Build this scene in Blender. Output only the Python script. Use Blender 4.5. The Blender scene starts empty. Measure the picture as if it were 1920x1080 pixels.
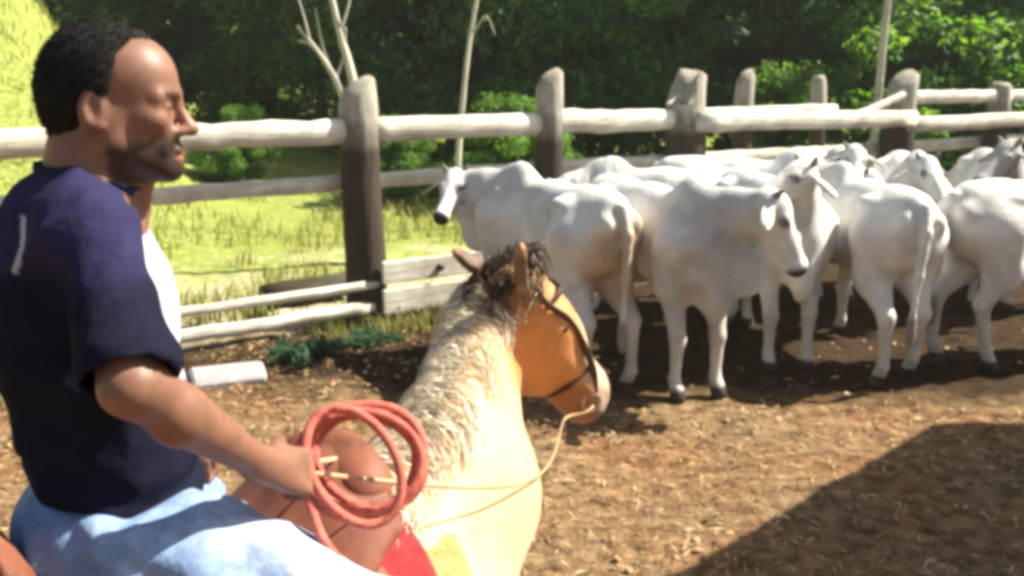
import bpy, math, random
import numpy as np
from mathutils import Vector, Matrix

random.seed(7)
RNG = np.random.default_rng(11)
scene = bpy.context.scene
COL = scene.collection
R = math.radians

# ------------------------------------------------------------------ camera, sky, sun, exposure
cam_d = bpy.data.cameras.new('camera')
cam = bpy.data.objects.new('camera', cam_d)
COL.objects.link(cam)
cam.location = (0, 0, 2.2)
cam.rotation_euler = (R(90) - math.atan(410 / 1750), 0, 0)
cam_d.sensor_width = 36
cam_d.lens = 36 * 1750 / 1920
cam_d.clip_start = 0.05
cam_d.clip_end = 2000
scene.camera = cam
scene.render.resolution_x = 1024
scene.render.resolution_y = 576

SUN_AZ, SUN_EL = 15.0, 47.0          # azimuth from +X towards +Y
world = bpy.data.worlds.new('World')
scene.world = world
world.use_nodes = True
wn = world.node_tree
sky = wn.nodes.new('ShaderNodeTexSky')
sky.sky_type = 'NISHITA'
sky.sun_disc = False
sky.sun_elevation = R(SUN_EL)
sky.dust_density = 3.0
sky.sun_rotation = R(90 - SUN_AZ)
bg = wn.nodes['Background']
bg.inputs['Strength'].default_value = 0.05
wn.links.new(sky.outputs[0], bg.inputs['Color'])

sun_d = bpy.data.lights.new('sun', 'SUN')
sun_d.energy = 5.0
sun_d.angle = R(0.5)
sun_d.color = (1.0, 0.93, 0.80)
sun = bpy.data.objects.new('sun', sun_d)
COL.objects.link(sun)
sd = Vector((math.cos(R(SUN_EL)) * math.cos(R(SUN_AZ)), math.cos(R(SUN_EL)) * math.sin(R(SUN_AZ)), math.sin(R(SUN_EL))))
sun.rotation_euler = sd.to_track_quat('Z', 'Y').to_euler()
sun.location = (6, 4, 12)

vs = scene.view_settings
vs.view_transform = 'Standard'
vs.look = 'None'
vs.exposure = 1.5
vs.gamma = 1.0
scene.render.engine = 'CYCLES'
scene.cycles.filter_width = 4.4

# ------------------------------------------------------------------ small helpers
def V(*a):
    return np.array(a, dtype=float)

def unit(v):
    v = np.array(v, dtype=float)
    return v / np.linalg.norm(v)

def tag(o, label=None, cat=None, group=None, kind=None):
    if label: o['label'] = label
    if cat: o['category'] = cat
    if group: o['group'] = group
    if kind: o['kind'] = kind
    return o

def empty(name, loc=(0, 0, 0), rz=0.0):
    o = bpy.data.objects.new(name, None)
    o.empty_display_size = 0.1
    o.location = loc
    o.rotation_euler = (0, 0, rz)
    COL.objects.link(o)
    return o

def mesh_obj(name, mesh, mat=None, parent=None, loc=(0, 0, 0)):
    o = bpy.data.objects.new(name, mesh)
    COL.objects.link(o)
    if mat is not None and len(mesh.materials) == 0:
        mesh.materials.append(mat)
    o.parent = parent
    o.location = loc
    return o

def np_mesh(name, verts, faces, smooth=True, colors=None):
    """verts (n,3); faces (m,3|4) int array; colors (n,3) point colours."""
    verts = np.asarray(verts, dtype=np.float32)
    faces = np.asarray(faces, dtype=np.int32)
    m = bpy.data.meshes.new(name)
    n, k = len(verts), faces.shape[1]
    m.vertices.add(n)
    m.vertices.foreach_set('co', verts.ravel())
    m.loops.add(faces.size)
    m.loops.foreach_set('vertex_index', faces.ravel())
    m.polygons.add(len(faces))
    m.polygons.foreach_set('loop_start', np.arange(0, faces.size, k, dtype=np.int32))
    m.polygons.foreach_set('use_smooth', np.full(len(faces), smooth, dtype=bool))
    m.update(calc_edges=True)
    if colors is not None:
        a = m.attributes.new('Col', 'FLOAT_COLOR', 'POINT')
        c = np.ones((n, 4), dtype=np.float32)
        c[:, :3] = colors
        a.data.foreach_set('color', c.ravel())
    return m

def vnoise(p, seed=0):
    """smooth value noise at points p (n,d), result about -1..1"""
    p = np.asarray(p, dtype=np.float64)
    i = np.floor(p).astype(np.int64)
    f = p - i
    f = f * f * (3 - 2 * f)
    d = p.shape[1]
    prm = np.array([374761393, 668265263, 2147483647 % 982451653], dtype=np.int64)[:d]
    out = np.zeros(len(p))
    for c in range(2 ** d):
        o = np.array([(c >> q) & 1 for q in range(d)])
        h = ((i + o) * prm).sum(1) + seed * 144665
        h = (h ^ (h >> 13)) * 1274126177
        h = (h ^ (h >> 16)) & 0xFFFF
        w = np.prod(np.where(o == 1, f, 1 - f), axis=1)
        out += w * (h / 32767.5 - 1)
    return out

def sstep(a, b, x):
    t = np.clip((x - a) / (b - a), 0, 1)
    return t * t * (3 - 2 * t)

# ------------------------------------------------------------------ implicit bodies (smooth union, surface nets)
class Sdf:
    def __init__(self, lo, hi, h):
        self.lo = np.array(lo, dtype=float)
        self.h = h
        self.n = np.ceil((np.array(hi, dtype=float) - self.lo) / h).astype(int) + 1
        self.v = np.full(self.n, 1.0, dtype=np.float32)

    def _box(self, lo, hi):
        a = np.clip(np.floor((lo - self.lo) / self.h).astype(int), 0, self.n)
        b = np.clip(np.ceil((hi - self.lo) / self.h).astype(int) + 1, 0, self.n)
        if np.any(b <= a):
            return None, None
        sl = tuple(slice(int(q), int(w)) for q, w in zip(a, b))
        ax = [self.lo[i] + self.h * np.arange(a[i], b[i]) for i in range(3)]
        X, Y, Z = np.meshgrid(*ax, indexing='ij')
        return sl, (X, Y, Z)

    def _mix(self, sl, d, k, sub):
        a = self.v[sl]
        if sub:
            d = -d
            hh = np.maximum(k - np.abs(a - d), 0) / k
            self.v[sl] = np.maximum(a, d) + hh * hh * k * 0.25
        else:
            hh = np.maximum(k - np.abs(a - d), 0) / k
            self.v[sl] = np.minimum(a, d) - hh * hh * k * 0.25

    def cap(self, a, b, ra, rb=None, k=0.03, flat=None, sub=False):
        a, b = np.array(a, float), np.array(b, float)
        rb = ra if rb is None else rb
        m = max(ra, rb) + k + 3 * self.h
        if flat is not None and flat[1] > 1: m *= flat[1]
        sl, g = self._box(np.minimum(a, b) - m, np.maximum(a, b) + m)
        if sl is None: return
        X, Y, Z = g
        ab = b - a
        L2 = max(float(ab @ ab), 1e-12)
        t = np.clip(((X - a[0]) * ab[0] + (Y - a[1]) * ab[1] + (Z - a[2]) * ab[2]) / L2, 0, 1)
        qx, qy, qz = X - a[0] - t * ab[0], Y - a[1] - t * ab[1], Z - a[2] - t * ab[2]
        q2 = qx * qx + qy * qy + qz * qz
        if flat is not None:
            n, f = unit(flat[0]), flat[1]
            qn = qx * n[0] + qy * n[1] + qz * n[2]
            q2 = q2 + qn * qn * (1 / (f * f) - 1)
        d = np.sqrt(np.maximum(q2, 0)) - (ra + (rb - ra) * t)
        if flat is not None: d = d * min(1.0, flat[1])
        self._mix(sl, d, k, sub)

    def chain(self, pts, rs, k=0.03, flat=None):
        for i in range(len(pts) - 1):
            self.cap(pts[i], pts[i + 1], rs[i], rs[i + 1], k, flat)

    def ell(self, c, r, axes=None, k=0.03, sub=False):
        c, r = np.array(c, float), np.array(r, float)
        m = float(r.max()) + k + 3 * self.h
        sl, g = self._box(c - m, c + m)
        if sl is None: return
        X, Y, Z = g[0] - c[0], g[1] - c[1], g[2] - c[2]
        if axes is not None:
            A = [unit(q) for q in axes]
            X, Y, Z = (X * A[0][0] + Y * A[0][1] + Z * A[0][2], X * A[1][0] + Y * A[1][1] + Z * A[1][2], X * A[2][0] + Y * A[2][1] + Z * A[2][2])
        k0 = np.sqrt((X / r[0]) ** 2 + (Y / r[1]) ** 2 + (Z / r[2]) ** 2)
        k1 = np.sqrt((X / r[0] ** 2) ** 2 + (Y / r[1] ** 2) ** 2 + (Z / r[2] ** 2) ** 2) + 1e-9
        self._mix(sl, k0 * (k0 - 1) / k1, k, sub)

    def clip(self, fn, k=0.006):
        """keep only where fn(x,y,z) < 0"""
        ax = [self.lo[i] + self.h * np.arange(self.n[i]) for i in range(3)]
        X, Y, Z = np.meshgrid(*ax, indexing='ij')
        d = fn(X, Y, Z)
        hh = np.maximum(k - np.abs(self.v - d), 0) / k
        self.v = (np.maximum(self.v, d) + hh * hh * k * 0.25).astype(np.float32)

    def mesh(self):
        v = self.v
        ins = v < 0
        cnt = sum(ins[a:a + self.n[0] - 1, b:b + self.n[1] - 1, c:c + self.n[2] - 1].astype(np.int8) for a in (0, 1) for b in (0, 1) for c in (0, 1))
        ii, jj, kk = np.nonzero((cnt > 0) & (cnt < 8))
        idx = np.full(cnt.shape, -1, dtype=np.int32)
        idx[ii, jj, kk] = np.arange(len(ii))
        acc = np.zeros((len(ii), 3))
        num = np.zeros(len(ii))
        cor = [(a, b, c) for a in (0, 1) for b in (0, 1) for c in (0, 1)]
        for p in cor:
            for ax in range(3):
                if p[ax]: continue
                q = list(p); q[ax] = 1
                va = v[ii + p[0], jj + p[1], kk + p[2]]
                vb = v[ii + q[0], jj + q[1], kk + q[2]]
                cr = (va < 0) != (vb < 0)
                t = np.where(cr, va / np.where(cr, va - vb, 1), 0)
                for d in range(3):
                    acc[:, d] += np.where(cr, p[d] + (t if d == ax else 0), 0)
                num += cr
        P = acc / num[:, None] + np.stack([ii, jj, kk], 1)
        P = P * self.h + self.lo
        F = []
        for ax in range(3):
            o1, o2 = (ax + 1) % 3, (ax + 2) % 3
            sa = [slice(None)] * 3; sb = [slice(None)] * 3
            sa[ax] = slice(0, -1); sb[ax] = slice(1, None)
            A, B = ins[tuple(sa)], ins[tuple(sb)]
            e = np.stack(np.nonzero(A != B), 1)
            ok = (e[:, o1] > 0) & (e[:, o2] > 0) & (e[:, o1] < self.n[o1] - 1) & (e[:, o2] < self.n[o2] - 1)
            e = e[ok]
            if not len(e): continue
            def cell(d1, d2):
                q = e.copy(); q[:, o1] += d1; q[:, o2] += d2
                return idx[q[:, 0], q[:, 1], q[:, 2]]
            f = np.stack([cell(-1, -1), cell(0, -1), cell(0, 0), cell(-1, 0)], 1)
            flip = ~A[e[:, 0], e[:, 1], e[:, 2]]
            f[flip] = f[flip][:, ::-1]
            F.append(f)
        return P, np.concatenate(F)

def smooth_verts(P, F, it=2, lam=0.5):
    n = len(P)
    e = np.concatenate([F[:, [0, 1]], F[:, [1, 2]], F[:, [2, 3]], F[:, [3, 0]]])
    deg = np.bincount(e.ravel(), minlength=n).astype(float)
    for _ in range(it):
        s = np.stack([np.bincount(e[:, 0], P[e[:, 1], d], n) + np.bincount(e[:, 1], P[e[:, 0], d], n) for d in range(3)], 1)
        P = P + lam * (s / deg[:, None] - P)
    return P

def paint(P, base, spots):
    """base colour; spots: (centre, radius(3) , colour, strength)"""
    C = np.tile(np.array(base, float), (len(P), 1))
    for c, r, col, st in spots:
        q = np.sqrt((((P - np.array(c)) / np.array(r)) ** 2).sum(1))
        w = (1 - sstep(0.7, 1.1, q)) * st
        C = C * (1 - w[:, None]) + np.array(col) * w[:, None]
    return C

# ------------------------------------------------------------------ tube / ribbon helpers
def tube(pts, rs, seg=8, jitter=0.0, seed=0, closed=False, caps=True, squash=None):
    pts = np.array(pts, float)
    n = len(pts)
    rs = np.full(n, rs, float) if np.isscalar(rs) else np.array(rs, float)
    rg = np.random.default_rng(seed)
    if closed:
        T = np.roll(pts, -1, 0) - np.roll(pts, 1, 0)
    else:
        T = np.gradient(pts, axis=0)
    T /= np.linalg.norm(T, axis=1)[:, None] + 1e-12
    up = V(0, 0, 1) if abs(T[0][2]) < 0.9 else V(1, 0, 0)
    N = unit(np.cross(T[0], up)); N = unit(np.cross(N, T[0]))
    verts = []
    for i in range(n):
        N = unit(N - T[i] * (N @ T[i]))
        B = np.cross(T[i], N)
        for s in range(seg):
            a = 2 * math.pi * s / seg
            r = rs[i] * (1 + jitter * (rg.random() - 0.5) * 2)
            x, y = math.cos(a) * r, math.sin(a) * r
            if squash: x, y = x * squash[0], y * squash[1]
            verts.append(pts[i] + N * x + B * y)
    F = []
    m = n if closed else n - 1
    for i in range(m):
        a, b = i * seg, ((i + 1) % n) * seg
        for s in range(seg):
            t = (s + 1) % seg
            F.append((a + s, a + t, b + t, b + s))
    if caps and not closed:
        for i, fl in ((0, True), (n - 1, False)):
            c = len(verts)
            verts.append(pts[i])
            for s in range(seg):
                t = (s + 1) % seg
                F.append((c, i * seg + t, i * seg + s, i * seg + s) if fl else (c, i * seg + s, i * seg + t, i * seg + t))
    return np.array(verts), F

def py_mesh(name, verts, faces, smooth=True):
    m = bpy.data.meshes.new(name)
    ff = []
    for f in faces:
        g = []
        for q in f:
            q = int(q)
            if q not in g: g.append(q)
        ff.append(g)
    m.from_pydata([tuple(map(float, v)) for v in verts], [], ff)
    for p in m.polygons: p.use_smooth = smooth
    m.update()
    return m

def join(parts):
    vs_, fs_ = [], []
    o = 0
    for v, f in parts:
        vs_.append(np.asarray(v)); fs_ += [tuple(q + o for q in g) for g in f]
        o += len(v)
    return np.concatenate(vs_), fs_

def spline(pts, n):
    pts = np.array(pts, float)
    t = np.linspace(0, len(pts) - 1, n)
    out = []
    for q in t:
        i = min(int(q), len(pts) - 2); f = q - i
        p0, p1, p2, p3 = pts[max(i - 1, 0)], pts[i], pts[i + 1], pts[min(i + 2, len(pts) - 1)]
        out.append(0.5 * ((2 * p1) + (-p0 + p2) * f + (2 * p0 - 5 * p1 + 4 * p2 - p3) * f * f + (-p0 + 3 * p1 - 3 * p2 + p3) * f ** 3))
    return np.array(out)

def bevel_box(sx, sy, sz, b=0.006):
    """box centred on the origin with chamfered edges: 24 vertices"""
    v, keys = [], {}
    for ix in (-1, 1):
        for iy in (-1, 1):
            for iz in (-1, 1):
                c = (ix * sx / 2, iy * sy / 2, iz * sz / 2)
                for ax in range(3):
                    p = [c[d] - (0 if d == ax else (1, 1, 1)[d] * b * (ix, iy, iz)[d]) for d in range(3)]
                    keys[(ix, iy, iz, ax)] = len(v); v.append(p)
    F = []
    def add(l):
        P_ = [np.array(v[q]) for q in l]
        nrm = np.cross(P_[1] - P_[0], P_[2] - P_[0])
        if nrm @ sum(P_) < 0: l = l[::-1]
        F.append(tuple(l))
    for ax in range(3):
        o1, o2 = (ax + 1) % 3, (ax + 2) % 3
        for s in (-1, 1):
            l = []
            for a, b_ in ((-1, -1), (1, -1), (1, 1), (-1, 1)):
                k = [0, 0, 0]; k[ax] = s; k[o1] = a; k[o2] = b_
                l.append(keys[(*k, ax)])
            add(l)
        for a in (-1, 1):
            for b_ in (-1, 1):
                l = []
                for s, w in ((-1, o1), (-1, o2), (1, o2), (1, o1)):
                    k = [0, 0, 0]; k[ax] = s; k[o1] = a; k[o2] = b_
                    l.append(keys[(*k, w)])
                add(l)
    for ix in (-1, 1):
        for iy in (-1, 1):
            for iz in (-1, 1):
                add([keys[(ix, iy, iz, ax)] for ax in range(3)])
    return np.array(v, float), F

# ------------------------------------------------------------------ materials
def new_mat(name):
    m = bpy.data.materials.new(name)
    m.use_nodes = True
    nt = m.node_tree
    return m, nt, nt.nodes['Principled BSDF']

def add(nt, t, **kw):
    n = nt.nodes.new(t)
    for k, v in kw.items():
        setattr(n, k, v)
    return n

def noise(nt, scale, detail=4, rough=0.6, vec=None):
    n = add(nt, 'ShaderNodeTexNoise')
    n.inputs['Scale'].default_value = scale
    n.inputs['Detail'].default_value = detail
    n.inputs['Roughness'].default_value = rough
    if vec is not None: nt.links.new(vec, n.inputs['Vector'])
    return n

def ramp(nt, fac, stops):
    r = add(nt, 'ShaderNodeValToRGB')
    el = r.color_ramp.elements
    while len(el) < len(stops): el.new(0.5)
    for e, (p, c) in zip(el, stops):
        e.position = p; e.color = (*c, 1)
    nt.links.new(fac, r.inputs[0])
    return r

def mixc(nt, a, b, fac, mode='MIX'):
    n = add(nt, 'ShaderNodeMix', data_type='RGBA', blend_type=mode)
    for s, q in ((n.inputs[6], a), (n.inputs[7], b)):
        if isinstance(q, tuple): s.default_value = (*q, 1)
        else: nt.links.new(q, s)
    if isinstance(fac, float): n.inputs[0].default_value = fac
    else: nt.links.new(fac, n.inputs[0])
    return n.outputs[2]

def bump(nt, bs, h, strength=0.3, dist=0.01):
    b = add(nt, 'ShaderNodeBump')
    b.inputs['Strength'].default_value = strength
    b.inputs['Distance'].default_value = dist
    nt.links.new(h, b.inputs['Height'])
    nt.links.new(b.outputs[0], bs.inputs['Normal'])

def coat_mat(name, rough=0.6, nscale=30, amt=0.25, bscale=160, bstr=0.25, bdist=0.004, sss=0.0, spec=0.3, stretch=None, sheen=0.0):
    """colour from the Col attribute, broken up by noise"""
    m, nt, bs = new_mat(name)
    at = add(nt, 'ShaderNodeAttribute', attribute_name='Col')
    tc = add(nt, 'ShaderNodeTexCoord')
    vec = tc.outputs['Object']
    if stretch:
        mp = add(nt, 'ShaderNodeMapping'); mp.inputs['Scale'].default_value = stretch
        nt.links.new(vec, mp.inputs[0]); vec = mp.outputs[0]
    n1 = noise(nt, nscale, 5, 0.65, vec)
    r1 = ramp(nt, n1.outputs[0], [(0.3, (1 - amt,) * 3), (0.7, (1 + amt * 0.3,) * 3)])
    c = mixc(nt, at.outputs[0], r1.outputs[0], 1.0, 'MULTIPLY')
    nt.links.new(c, bs.inputs['Base Color'])
    bs.inputs['Roughness'].default_value = rough
    bs.inputs['Specular IOR Level'].default_value = spec
    if sss:
        bs.inputs['Subsurface Weight'].default_value = sss
        bs.inputs['Subsurface Radius'].default_value = (0.012, 0.005, 0.003)
        bs.inputs['Subsurface Scale'].default_value = 1.0
    if sheen:
        bs.inputs['Sheen Weight'].default_value = sheen
        bs.inputs['Sheen Roughness'].default_value = 0.5
    n2 = noise(nt, bscale, 3, 0.6, vec)
    bump(nt, bs, n2.outputs[0], bstr, bdist)
    return m

def plain_mat(name, a, b, scale=20, rough=0.6, spec=0.3, bscale=80, bstr=0.3, bdist=0.004, stretch=None, detail=5):
    m, nt, bs = new_mat(name)
    tc = add(nt, 'ShaderNodeTexCoord')
    vec = tc.outputs['Object']
    if stretch:
        mp = add(nt, 'ShaderNodeMapping'); mp.inputs['Scale'].default_value = stretch
        nt.links.new(vec, mp.inputs[0]); vec = mp.outputs[0]
    n1 = noise(nt, scale, detail, 0.65, vec)
    r1 = ramp(nt, n1.outputs[0], [(0.3, a), (0.7, b)])
    nt.links.new(r1.outputs[0], bs.inputs['Base Color'])
    bs.inputs['Roughness'].default_value = rough
    bs.inputs['Specular IOR Level'].default_value = spec
    n2 = noise(nt, bscale, 4, 0.6, vec)
    bump(nt, bs, n2.outputs[0], bstr, bdist)
    return m

def leaf_mat(name, rough=0.55, trans=0.5, tcol=(1.3, 1.5, 0.5), dcol=(1, 1, 1)):
    m, nt, bs = new_mat(name)
    at = add(nt, 'ShaderNodeAttribute', attribute_name='Col')
    oi = add(nt, 'ShaderNodeObjectInfo')
    hs = add(nt, 'ShaderNodeHueSaturation')
    mr = add(nt, 'ShaderNodeMapRange'); mr.inputs['To Min'].default_value = 0.8; mr.inputs['To Max'].default_value = 1.2
    nt.links.new(oi.outputs['Random'], mr.inputs[0]); nt.links.new(mr.outputs[0], hs.inputs['Value'])
    c0 = mixc(nt, at.outputs[0], dcol, 1.0, 'MULTIPLY')
    nt.links.new(c0, hs.inputs['Color'])
    nt.links.new(hs.outputs[0], bs.inputs['Base Color'])
    bs.inputs['Roughness'].default_value = rough
    bs.inputs['Specular IOR Level'].default_value = 0.25
    tr = add(nt, 'ShaderNodeBsdfTranslucent')
    c = mixc(nt, hs.outputs[0], tcol, 1.0, 'MULTIPLY')
    nt.links.new(c, tr.inputs[0])
    mx = add(nt, 'ShaderNodeMixShader'); mx.inputs[0].default_value = trans
    nt.links.new(bs.outputs[0], mx.inputs[1]); nt.links.new(tr.outputs[0], mx.inputs[2])
    nt.links.new(mx.outputs[0], nt.nodes['Material Output'].inputs[0])
    return m

M = {}
M['cow'] = coat_mat('cow_coat', 0.8, 4, 0.30, 45, 0.6, 0.008, spec=0.12)
M['horse'] = coat_mat('horse_coat', 0.5, 14, 0.22, 170, 0.3, 0.003, sheen=0.2, spec=0.3)
M['hair'] = coat_mat('mane_hair', 0.5, 60, 0.35, 200, 0.3, 0.002, spec=0.35)
M['skin'] = coat_mat('skin', 0.47, 30, 0.28, 420, 0.3, 0.0014, sss=0.08, spec=0.35)
M['rider_hair'] = plain_mat('short_black_hair', (0.004, 0.004, 0.004), (0.016, 0.013, 0.011), 120, 0.75, 0.2, 420, 0.9, 0.004)
M['shirt'] = coat_mat('jersey_cloth', 0.9, 40, 0.25, 22, 0.7, 0.008, spec=0.06)
M['denim'] = coat_mat('washed_denim', 0.85, 40, 0.35, 26, 0.7, 0.007, spec=0.12)
M['eye'] = plain_mat('dark_eye', (0.008, 0.006, 0.005), (0.012, 0.009, 0.007), 30, 0.12, 0.6)
M['horn'] = plain_mat('horn', (0.10, 0.09, 0.075), (0.24, 0.21, 0.17), 25, 0.5, 0.3, 60, 0.4)
M['hoof'] = plain_mat('hoof', (0.03, 0.026, 0.02), (0.09, 0.075, 0.055), 30, 0.6)
M['leather'] = plain_mat('saddle_leather', (0.11, 0.038, 0.022), (0.25, 0.088, 0.050), 14, 0.62, 0.25, 220, 0.35, 0.0015)
M['dark_leather'] = plain_mat('dark_strap_leather', (0.022, 0.012, 0.008), (0.06, 0.032, 0.020), 20, 0.5, 0.4, 260, 0.35, 0.0015)
M['rope'] = plain_mat('red_rope', (0.40, 0.085, 0.06), (0.66, 0.19, 0.14), 60, 0.7, 0.25, 420, 0.8, 0.003)
M['blanket'] = plain_mat('red_wool_blanket', (0.38, 0.02, 0.025), (0.55, 0.05, 0.05), 40, 0.95, 0.1, 500, 0.7, 0.004)
M['fleece'] = plain_mat('yellow_fleece', (0.48, 0.30, 0.10), (0.66, 0.46, 0.20), 30, 0.95, 0.1, 160, 1.0, 0.012)
M['cotton'] = plain_mat('cotton_rope', (0.50, 0.35, 0.19), (0.62, 0.45, 0.26), 60, 0.85, 0.1, 300, 0.6, 0.002)
M['metal'] = plain_mat('worn_steel', (0.35, 0.34, 0.32), (0.5, 0.49, 0.46), 30, 0.35, 0.5)
M['metal'].node_tree.nodes['Principled BSDF'].inputs['Metallic'].default_value = 0.9
M['boot'] = plain_mat('boot_leather', (0.03, 0.018, 0.012), (0.07, 0.04, 0.025), 20, 0.5, 0.4)
M['bark'] = plain_mat('bark', (0.05, 0.038, 0.026), (0.13, 0.10, 0.07), 6, 0.9, 0.1, 24, 1.0, 0.03, (1, 1, 0.25))
M['pale_bark'] = plain_mat('pale_bark', (0.34, 0.33, 0.25), (0.62, 0.60, 0.48), 7, 0.85, 0.1, 24, 0.8, 0.015, (1, 1, 0.3))
M['stone'] = plain_mat('pale_concrete', (0.24, 0.22, 0.22), (0.40, 0.37, 0.37), 6, 0.9, 0.1, 40, 0.7, 0.01)
M['tin'] = plain_mat('tin_roof', (0.30, 0.30, 0.31), (0.45, 0.44, 0.43), 3, 0.5, 0.4)
M['leaf'] = leaf_mat('leaf')
M['leaf_bright'] = leaf_mat('bright_leaf', dcol=(1.05, 1.12, 0.95))
M['grass'] = leaf_mat('grass_blade', 0.6, 0.35, (1.2, 1.2, 0.6))
M['litter'] = leaf_mat('dry_litter', 0.8, 0.08, (1, 0.9, 0.7))

def wood_mat(name, lo, hi, foot=None):
    """weathered timber: grain stretched along the object's X axis; foot = darker colour below a height along Z"""
    m, nt, bs = new_mat(name)
    tc = add(nt, 'ShaderNodeTexCoord')
    mp = add(nt, 'ShaderNodeMapping')
    mp.inputs['Scale'].default_value = (1, 1, 0.12) if foot else (0.12, 1, 1)
    nt.links.new(tc.outputs['Object'], mp.inputs[0])
    n1 = noise(nt, 22, 6, 0.7, mp.outputs[0])
    r1 = ramp(nt, n1.outputs[0], [(0.28, lo), (0.62, hi)])
    c = r1.outputs[0]
    n3 = noise(nt, 3.0, 3, 0.6, tc.outputs['Object'])
    r3 = ramp(nt, n3.outputs[0], [(0.35, (0.72, 0.70, 0.66)), (0.65, (1.05, 1.05, 1.05))])
    c = mixc(nt, c, r3.outputs[0], 1.0, 'MULTIPLY')
    if foot:
        sx = add(nt, 'ShaderNodeSeparateXYZ')
        nt.links.new(tc.outputs['Object'], sx.inputs[0])
        ad = add(nt, 'ShaderNodeMath', operation='MULTIPLY_ADD')
        ad.inputs[1].default_value = 0.35
        nt.links.new(n3.outputs[0], ad.inputs[0]); nt.links.new(sx.outputs[2], ad.inputs[2])
        rr = ramp(nt, ad.outputs[0], [(0.0, (0, 0, 0)), (1.0, (1, 1, 1))])
        mr = add(nt, 'ShaderNodeMapRange')
        mr.inputs['From Min'].default_value = foot[1]; mr.inputs['From Max'].default_value = foot[1] + 0.32
        nt.links.new(ad.outputs[0], mr.inputs[0])
        r4 = ramp(nt, n1.outputs[0], [(0.3, foot[0]), (0.7, tuple(q * 2.0 for q in foot[0]))])
        c = mixc(nt, r4.outputs[0], c, mr.outputs[0])
        nt.nodes.remove(rr)
    nt.links.new(c, bs.inputs['Base Color'])
    bs.inputs['Roughness'].default_value = 0.85
    bs.inputs['Specular IOR Level'].default_value = 0.15
    bump(nt, bs, n1.outputs[0], 0.9, 0.02)
    return m
M['rail'] = wood_mat('weathered_rail', (0.44, 0.42, 0.35), (0.76, 0.73, 0.63))
M['post'] = wood_mat('fence_post', (0.20, 0.19, 0.15), (0.44, 0.42, 0.35), ((0.040, 0.032, 0.023), 1.70))
M['old_log'] = wood_mat('old_dark_log', (0.028, 0.026, 0.016), (0.075, 0.07, 0.04))

# ------------------------------------------------------------------ terrain
FX, FY = 0.844, 0.537                   # fence direction
F0 = (-1.298, 8.126)                    # foot of the near post
def fence_st(x, y):
    dx, dy = x - F0[0], y - F0[1]
    return dx * FY * -1 + dy * FX, dx * FX + dy * FY      # distance beyond the fence, distance along it

def ground_h(x, y):
    x = np.asarray(x, float); y = np.asarray(y, float)
    s, t = fence_st(x, y)
    h = 5.0 * sstep(3, 15, s) * (1 - sstep(-2.4, 1.2, t)) + 0.5 * sstep(4, 16, s) + 9.0 * sstep(26, 80, s)
    p = np.stack([x.ravel(), y.ravel()], 1)
    n = vnoise(p * 1.3, 1) * 0.025 + vnoise(p * 4.1, 2) * 0.018 + vnoise(p * 9.7, 3) * 0.012
    n = n.reshape(x.shape)
    far = vnoise(p * 0.15, 5).reshape(x.shape) * 0.35 * sstep(3, 14, s)
    return h + n * 1.0 + far

def axis(lo, hi, step, ends, grow=1.16):
    a = list(np.arange(lo, hi + 1e-6, step))
    d = step
    while a[-1] < ends[1]: d *= grow; a.append(a[-1] + d)
    d = step
    while a[0] > ends[0]: d *= grow; a.insert(0, a[0] - d)
    return np.array(a)
gx = axis(-3.4, 4.6, 0.045, (-500, 500))
gy = axis(2.9, 8.2, 0.045, (-300, 600))
GX, GY = np.meshgrid(gx, gy, indexing='ij')
GZ = ground_h(GX, GY)
nx, ny = len(gx), len(gy)
ii = np.arange(nx * ny).reshape(nx, ny)
gf = np.stack([ii[:-1, :-1], ii[1:, :-1], ii[1:, 1:], ii[:-1, 1:]], -1).reshape(-1, 4)
gm = np_mesh('ground', np.stack([GX, GY, GZ], -1).reshape(-1, 3), gf)

m, nt, bs = new_mat('ground_soil')
geo = add(nt, 'ShaderNodeNewGeometry')
sep = add(nt, 'ShaderNodeSeparateXYZ')
nt.links.new(geo.outputs['Position'], sep.inputs[0])
def lin(ax, ay, c):
    a = add(nt, 'ShaderNodeMath', operation='MULTIPLY_ADD'); a.inputs[1].default_value = ax; a.inputs[2].default_value = c
    nt.links.new(sep.outputs[0], a.inputs[0])
    b = add(nt, 'ShaderNodeMath', operation='MULTIPLY_ADD'); b.inputs[1].default_value = ay
    nt.links.new(sep.outputs[1], b.inputs[0]); nt.links.new(a.outputs[0], b.inputs[2])
    return b.outputs[0]
s_node = lin(-FY, FX, FY * F0[0] - FX * F0[1])
nA = noise(nt, 1.1, 5, 0.65, geo.outputs['Position'])
nB = noise(nt, 9, 6, 0.7, geo.outputs['Position'])
nC = noise(nt, 45, 5, 0.7, geo.outputs['Position'])
soil = ramp(nt, nB.outputs[0], [(0.32, (0.050, 0.032, 0.016)), (0.48, (0.185, 0.125, 0.070)), (0.68, (0.34, 0.25, 0.15))])
soil2 = ramp(nt, nC.outputs[0], [(0.3, (0.6, 0.55, 0.5)), (0.7, (1.15, 1.1, 1.0))])
soilc = mixc(nt, soil.outputs[0], soil2.outputs[0], 1.0, 'MULTIPLY')
red = ramp(nt, nA.outputs[0], [(0.42, (1, 1, 1)), (0.68, (1.10, 0.86, 0.72))])
soilc = mixc(nt, soilc, red.outputs[0], 1.0, 'MULTIPLY')
gr = ramp(nt, nB.outputs[0], [(0.3, (0.12, 0.16, 0.035)), (0.6, (0.28, 0.32, 0.075)), (0.8, (0.40, 0.38, 0.15))])
dry = ramp(nt, nB.outputs[0], [(0.3, (0.32, 0.27, 0.17)), (0.7, (0.56, 0.49, 0.34))])
nS = noise(nt, 1.1, 6, 0.7, geo.outputs['Position'])
bare = add(nt, 'ShaderNodeMath', operation='MULTIPLY_ADD'); bare.inputs[1].default_value = 9.0
nt.links.new(nS.outputs[0], bare.inputs[0]); nt.links.new(s_node, bare.inputs[2])
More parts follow.
